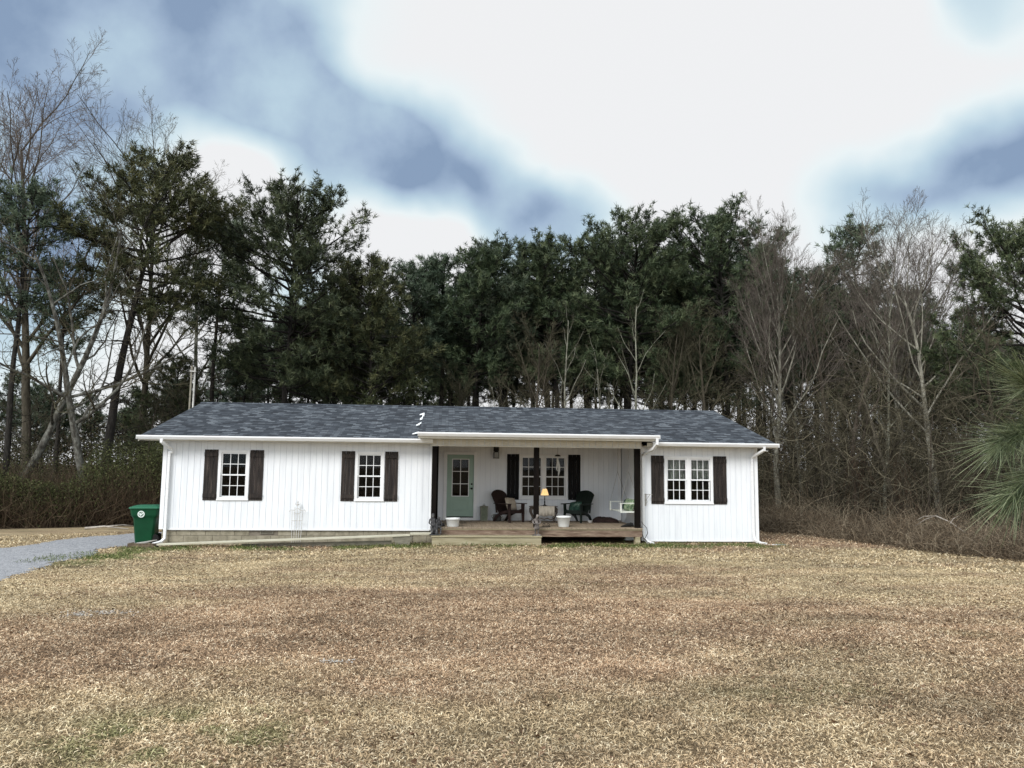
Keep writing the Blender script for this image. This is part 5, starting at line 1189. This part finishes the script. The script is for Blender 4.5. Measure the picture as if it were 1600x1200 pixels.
M['thicket'] = mat('thicket_leaves', [(0.25, (0.018, 0.021, 0.008)), (0.5, (0.046, 0.054, 0.018)), (0.8, (0.12, 0.13, 0.052))], noise=0.8, rough=0.85, attr='tone')
M['thicket_stem'] = mat('thicket_stems', [(0.25, (0.035, 0.022, 0.014)), (0.5, (0.075, 0.05, 0.032)), (0.85, (0.17, 0.13, 0.085))], noise=0.9, rough=0.9, attr='tone')
M['brush'] = mat('dry_brush_stems', [(0.2, (0.05, 0.036, 0.024)), (0.5, (0.14, 0.105, 0.07)), (0.85, (0.42, 0.35, 0.25))], noise=0.8, rough=0.9, attr='tone')
M['brushleaf'] = mat('dry_brush_leaves', [(0.2, (0.04, 0.029, 0.018)), (0.5, (0.10, 0.072, 0.046)), (0.85, (0.22, 0.165, 0.11))], noise=0.8, rough=0.9, attr='tone')
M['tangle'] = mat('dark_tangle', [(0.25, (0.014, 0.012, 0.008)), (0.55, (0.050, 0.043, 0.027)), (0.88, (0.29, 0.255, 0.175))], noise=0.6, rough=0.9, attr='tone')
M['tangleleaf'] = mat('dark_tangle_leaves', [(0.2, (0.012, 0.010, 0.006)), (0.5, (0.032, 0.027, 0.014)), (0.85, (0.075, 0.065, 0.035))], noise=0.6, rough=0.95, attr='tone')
def left_region(n):
    x = rng.uniform(-26, -7.5, n); dpt = rng.beta(1.1, 2.0, n)*5.5; y = back_edge(x)+0.1+dpt; return x, y, dpt
def s_left(n):
    x, y, dp = left_region(n); z = ground_z(x, y); return np.stack([x, y, z], 1), (0.75+0.25*np.minimum(dp, 1.5)/1.5)*(0.7+0.6*vnoise(x, y, 1.1))
tangle('thicket', 22000, s_left, 2.4, 0.007, M['thicket_stem'], 'dense brown and green briar thicket beyond the driveway on the left', wig=0.22, elev=(0.7, 1.5))
x, y, dp = left_region(200000); top = (1.7+0.55*dp**0.5)*(0.5+1.0*vnoise(x, y, 1.6)); h = top*rng.beta(1.7, 1.1, len(x))
leaves('thicket_foliage', np.stack([x, y, ground_z(x, y)+h], 1), 0.035, M['thicket'], 'small dark green leaves through the briar thicket on the left', 'thicket')
def redge(n, lo, hi, a=1.0, b=2.2):
    y = rng.uniform(13, 36, n); dp = lo+rng.beta(a, b, n)*(hi-lo); x = right_edge(y)+dp; return x, y, dp
def s_right(n):
    x, y, dp = redge(n, 0.0, 7.0); return np.stack([x, y, ground_z(x, y)], 1), (0.45+0.55*np.minimum(dp, 1.2)/1.2)*(0.6+0.8*vnoise(x, y, 1.0))
tangle('brush', 16000, s_right, 1.5, 0.006, M['brush'], 'dry brown brush along the right edge of the lawn', wig=0.42, upb=-0.06, elev=(0.3, 1.4))
x, y, dp = redge(90000, 0.0, 6.0); h = (0.12+0.75*np.minimum(dp, 1.5)/1.5)*(0.6+0.8*vnoise(x, y, 0.9))*rng.beta(1.3, 1.6, len(x))
leaves('brush_leaves', np.stack([x, y, ground_z(x, y)+h], 1), 0.028, M['brushleaf'], 'dead leaves caught in the brown brush on the right', 'brush')
def s_tangle(n):
    y = rng.uniform(24, 44, n); x = right_edge(y)+1.5+rng.uniform(0, 14, n); h = rng.beta(1.1, 1.8, n)*6.5; return np.stack([x, y, ground_z(x, y)+h], 1), np.ones(n)
tangle('vine_tangle', 14000, s_tangle, 1.9, 0.0065, M['tangle'], 'tangle of hanging vines and twigs between the trunks of the right hand wood', wig=0.35, upb=-0.05, elev=(-1.3, 1.3))
def undergrowth(n, xs, ys, top):
    x = rng.uniform(*xs, n); y = rng.uniform(*ys, n); k = ~in_house(x, y); x = x[k]; y = y[k]; h = top*(0.5+0.9*vnoise(x, y, 2.0))*rng.beta(1.0, 1.7, len(x)); return np.stack([x, y, ground_z(x, y)+h], 1)
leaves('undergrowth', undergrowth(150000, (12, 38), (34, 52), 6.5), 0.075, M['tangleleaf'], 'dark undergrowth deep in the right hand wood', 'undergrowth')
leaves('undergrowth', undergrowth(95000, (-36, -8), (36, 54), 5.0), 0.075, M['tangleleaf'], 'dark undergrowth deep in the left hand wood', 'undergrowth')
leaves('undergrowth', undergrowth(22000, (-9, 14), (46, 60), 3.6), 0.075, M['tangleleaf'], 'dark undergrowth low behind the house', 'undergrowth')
# fallen branches
def fallen(name, pts, r, label, forks=()):
    o = MB().tube(pts, [r*(1-0.6*i/(len(pts)-1)) for i in range(len(pts))], k=7)
    for f in forks: o.tube(f, [r*0.55, r*0.4, r*0.2][:len(f)], k=6)
    return tag(o.build(name, M['stick'], None, smooth=True), label, 'branch')
M['stick'] = mat('weathered_stick', [(0.3, (0.22, 0.19, 0.16)), (0.7, (0.52, 0.48, 0.43))], noise=5, rough=0.9)
a = spot(1462, 806, 21.6); b = spot(1508, 832, 20.9); c = spot(1430, 822, 21.9)
fallen('fallen_branch', [a, (a+b)/2+np.array([0, 0, 0.06]), b], 0.020, 'bleached fallen branch caught on top of the brush at the right', [[a, (a+c)/2+np.array([0, 0, 0.05]), c], [a, a+np.array([-0.3, 0.1, -0.02]), a+np.array([-0.5, 0.1, -0.12])], [(a+b)/2, (a+b)/2+np.array([0.1, 0, 0.15]), (a+b)/2+np.array([0.25, 0, 0.22])]])
gx, gy = -11.9, 28.3; z = float(ground_z(gx, gy))
fallen('fallen_branch', [(gx-0.6, gy, z+0.05), (gx, gy+0.1, z+0.11), (gx+0.9, gy-0.1, z+0.04)], 0.045, 'pale fallen branch lying on the grass strip beyond the driveway', [[(gx, gy+0.1, z+0.1), (gx+0.5, gy+0.4, z+0.14), (gx+0.8, gy+0.6, z+0.1)]])
# ---- young pine whose long needles reach into the right edge
t = empty('young_pine', (3.75, 3.25, float(ground_z(3.75, 3.25))), 0, 'young long needled pine close to the camera at the right edge', 'tree')
O = np.array([3.75, 3.25, float(ground_z(3.75, 3.25))]); TR = Paths(); rs = np.random.RandomState(5)
TR.add([np.array([0, 0, -0.1]), np.array([0.02, 0, 0.8]), np.array([0.0, 0.03, 1.7]), np.array([0.03, 0.0, 2.6]), np.array([0.02, 0.0, 3.1])], [0.04, 0.034, 0.025, 0.015, 0.008], 8)
C = []; D = []; 
tips = [(spot(1615, 670, 2.95), spot(1566, 690, 2.85)), (spot(1650, 640, 3.05), spot(1606, 600, 2.95)), (spot(1635, 730, 2.9), spot(1586, 770, 2.8)), (spot(1665, 600, 3.3), spot(1640, 590, 3.2))]
for a, b in tips:
    a = a-O; b = b-O; rt = np.array([0.0, 0.0, max(a[2]-0.35, 0.3)]); TR.add([rt, rt*0.5+a*0.5+np.array([0, 0, 0.02]), a, b], [0.014, 0.010, 0.007, 0.006], 6)
    for q in np.linspace(-0.8, 1.0, 12): C.append(a*(1-q)+b*q); D.append(norm(b-a))
for i in range(12):
    az = rs.uniform(-1.2, 1.6); h = rs.uniform(0.8, 3.0); L = rs.uniform(0.3, 0.7)*(1.1-h/4); rt = np.array([0, 0, h]); e = rt+np.array([math.cos(az)*L, math.sin(az)*L, 0.15]); TR.add([rt, (rt+e)/2, e], [0.010, 0.008, 0.005], 5)
    for q in (0.6, 0.8, 1.0): C.append(rt*(1-q)+e*q); D.append(norm(e-rt))
C.append(np.array([0.02, 0, 3.1])); D.append(np.array([0, 0, 1.0]))
TR.build('trunk', M['pinebark'], t)
C = np.array(C); D = np.array(D); npn = 64; Cn = np.repeat(C, npn, 0); Dn = np.repeat(D, npn, 0); n = len(Cn)
d0 = norm(Dn*0.95+rs.normal(0, 0.36, (n, 3))); L = rs.uniform(0.15, 0.26, n)
P = [Cn+rs.normal(0, 0.008, (n, 3))]; d = d0
for i in range(4): d = norm(d+np.array([0, 0, -0.025])+rs.normal(0, 0.02, (n, 3))); P.append(P[-1]+d*(L/4)[:, None])
P = np.stack(P, 1); NP_ = Paths()
for i in range(n): NP_.add(P[i], [0.0008, 0.0008, 0.0008, 0.0006, 0.0003], 3)
V, F = NP_.arrays(); np_mesh('needles', V, F, M['near_needles'], t, smooth=True, tone=np.repeat(rs.rand(n), 12))

# ================================================================== SKY AND LIGHT
W = bpy.data.worlds.new('World'); S.world = W; W.use_nodes = True; nt = W.node_tree; N = nt.nodes; L = nt.links; N.clear()
SUN = Vector((-0.55, -0.72, 0.62)).normalized(); el = math.asin(SUN.z); rot = math.atan2(SUN.x, SUN.y)
out = N.new('ShaderNodeOutputWorld'); sky = N.new('ShaderNodeTexSky'); sky.sky_type = 'NISHITA'; sky.sun_disc = False; sky.sun_elevation = el; sky.sun_rotation = rot
sky.air_density = 1.2; sky.dust_density = 1.5; sky.ozone_density = 2.0
bg = N.new('ShaderNodeBackground'); bg.inputs['Strength'].default_value = 0.06; L.new(sky.outputs[0], bg.inputs[0])
tc = N.new('ShaderNodeTexCoord'); nrm = N.new('ShaderNodeVectorMath'); nrm.operation = 'NORMALIZE'; L.new(tc.outputs['Generated'], nrm.inputs[0])
def nz(scale, det, off):
    mp = N.new('ShaderNodeMapping'); mp.inputs['Location'].default_value = off; L.new(nrm.outputs[0], mp.inputs[0])
    n = N.new('ShaderNodeTexNoise'); n.inputs['Scale'].default_value = scale; n.inputs['Detail'].default_value = det; n.inputs['Roughness'].default_value = 0.5; L.new(mp.outputs[0], n.inputs['Vector']); return n
warp = nz(4.0, 4, (3, 1, 7)); sub = N.new('ShaderNodeVectorMath'); sub.operation = 'SUBTRACT'; L.new(warp.outputs['Color'], sub.inputs[0]); sub.inputs[1].default_value = (0.5, 0.5, 0.5)
sc = N.new('ShaderNodeVectorMath'); sc.operation = 'SCALE'; sc.inputs['Scale'].default_value = 0.14; L.new(sub.outputs[0], sc.inputs[0])
add = N.new('ShaderNodeVectorMath'); add.operation = 'ADD'; L.new(nrm.outputs[0], add.inputs[0]); L.new(sc.outputs[0], add.inputs[1])
def math_(op, a, b=None, clamp=False):
    n = N.new('ShaderNodeMath'); n.operation = op; n.use_clamp = clamp
    for i, v in enumerate((a, b)):
        if v is None: continue
        if isinstance(v, (int, float)): n.inputs[i].default_value = v
        else: L.new(v, n.inputs[i])
    return n.outputs[0]
def blob(px_, py_, r_px, soft, amt):
    d = direction(px_, py_); ds = N.new('ShaderNodeVectorMath'); ds.operation = 'DISTANCE'; L.new(add.outputs[0], ds.inputs[0]); ds.inputs[1].default_value = tuple(d)
    mr = N.new('ShaderNodeMapRange'); mr.interpolation_type = 'SMOOTHSTEP'; r = r_px/1250.0
    mr.inputs['From Min'].default_value = r*(1+soft); mr.inputs['From Max'].default_value = max(r*(1-soft), 0); mr.inputs['To Min'].default_value = 0; mr.inputs['To Max'].default_value = amt
    L.new(ds.outputs['Value'], mr.inputs['Value']); return mr.outputs[0]
cur = None
for b in [(-150, 120, 300, 0.45, 0.5), (180, 30, 260, 0.5, 0.5), (300, 110, 150, 0.5, 0.45), (400, 80, 120, 0.4, 0.4), (440, 150, 90, 0.5, 0.3), (490, 225, 90, 0.5, 0.5), (590, 255, 95, 0.45, 0.6), (690, 270, 95, 0.45, 0.65), (640, 250, 60, 0.6, 0.25), (790, 310, 60, 0.5, 0.4), (865, 365, 62, 0.5, 0.75), (780, 395, 45, 0.5, 0.35),
          (90, 215, 90, 0.7, -0.25), (335, 245, 85, 0.6, -0.5), (300, 330, 110, 0.6, -0.5), (630, 375, 95, 0.5, -0.6), (1320, 335, 48, 0.6, 0.4), (1380, 312, 46, 0.6, 0.3), (1440, 288, 46, 0.6, 0.4), (1500, 262, 50, 0.6, 0.45), (1565, 235, 55, 0.6, 0.5), (1640, 205, 60, 0.6, 0.4), (1720, 170, 70, 0.5, 0.4), (1560, -30, 60, 0.4, 0.4), (30, 440, 90, 0.7, 0.5), (470, 460, 60, 0.8, 0.4)]:
    v = blob(b[0], b[1], b[2], min(b[3]*1.5, 0.95), b[4]); cur = v if cur is None else math_('ADD', cur, v)
# blue grey patches elsewhere in the sky, away from the ones placed above
n3 = nz(1.6, 5, (9, 4, 2)); patch = N.new('ShaderNodeMapRange'); patch.inputs['From Min'].default_value = 0.50; patch.inputs['From Max'].default_value = 0.66; L.new(n3.outputs['Fac'], patch.inputs['Value'])
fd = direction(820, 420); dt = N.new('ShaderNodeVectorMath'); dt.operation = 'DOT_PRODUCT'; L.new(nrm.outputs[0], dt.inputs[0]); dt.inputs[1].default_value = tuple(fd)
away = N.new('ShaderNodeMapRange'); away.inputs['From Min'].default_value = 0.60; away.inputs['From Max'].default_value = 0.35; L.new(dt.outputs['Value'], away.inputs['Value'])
mask = math_('MAXIMUM', math_('MINIMUM', cur, 0.86), math_('MULTIPLY', patch.outputs[0], away.outputs[0]))
fine = nz(6.0, 10, (1, 2, 3)); mask = math_('ADD', mask, math_('MULTIPLY', math_('SUBTRACT', fine.outputs['Fac'], 0.5), math_('MULTIPLY', mask, 1.9)), True)
cr = N.new('ShaderNodeValToRGB'); e = cr.color_ramp.elements
e[0].position = 0.0; e[0].color = (0.73, 0.735, 0.745, 1); e[1].position = 1.0; e[1].color = (0.21, 0.29, 0.42, 1)
for p, c in ((0.13, (0.70, 0.76, 0.775)), (0.32, (0.56, 0.67, 0.72)), (0.58, (0.41, 0.535, 0.63)), (0.82, (0.305, 0.40, 0.53))): q = e.new(p); q.color = _lin(c)
L.new(mask, cr.inputs[0]); bc = N.new('ShaderNodeBackground'); L.new(math_('ADD', 1.0, math_('MULTIPLY', away.outputs[0], 0.55)), bc.inputs['Strength']); L.new(cr.outputs[0], bc.inputs[0])  # sky out of view is boosted to throw more light on walls and lawn
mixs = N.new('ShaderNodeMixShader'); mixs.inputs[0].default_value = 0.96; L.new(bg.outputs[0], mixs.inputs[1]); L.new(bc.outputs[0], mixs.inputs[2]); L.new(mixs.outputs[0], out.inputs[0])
ld = bpy.data.lights.new('sun', 'SUN'); ld.energy = 2.3; ld.angle = R(24); ld.color = (1.0, 0.97, 0.93); lo = bpy.data.objects.new('sun', ld); COL.objects.link(lo)
lo.rotation_euler = SUN.to_track_quat('Z', 'Y').to_euler(); lo.location = (-20, -20, 30)
S.view_settings.view_transform = 'Standard'; S.view_settings.look = 'None'; S.view_settings.exposure = 0.3; S.view_settings.gamma = 1
S.render.engine = 'CYCLES'; S.cycles.max_bounces = 8; S.cycles.transparent_max_bounces = 8; S.cycles.use_denoising = True
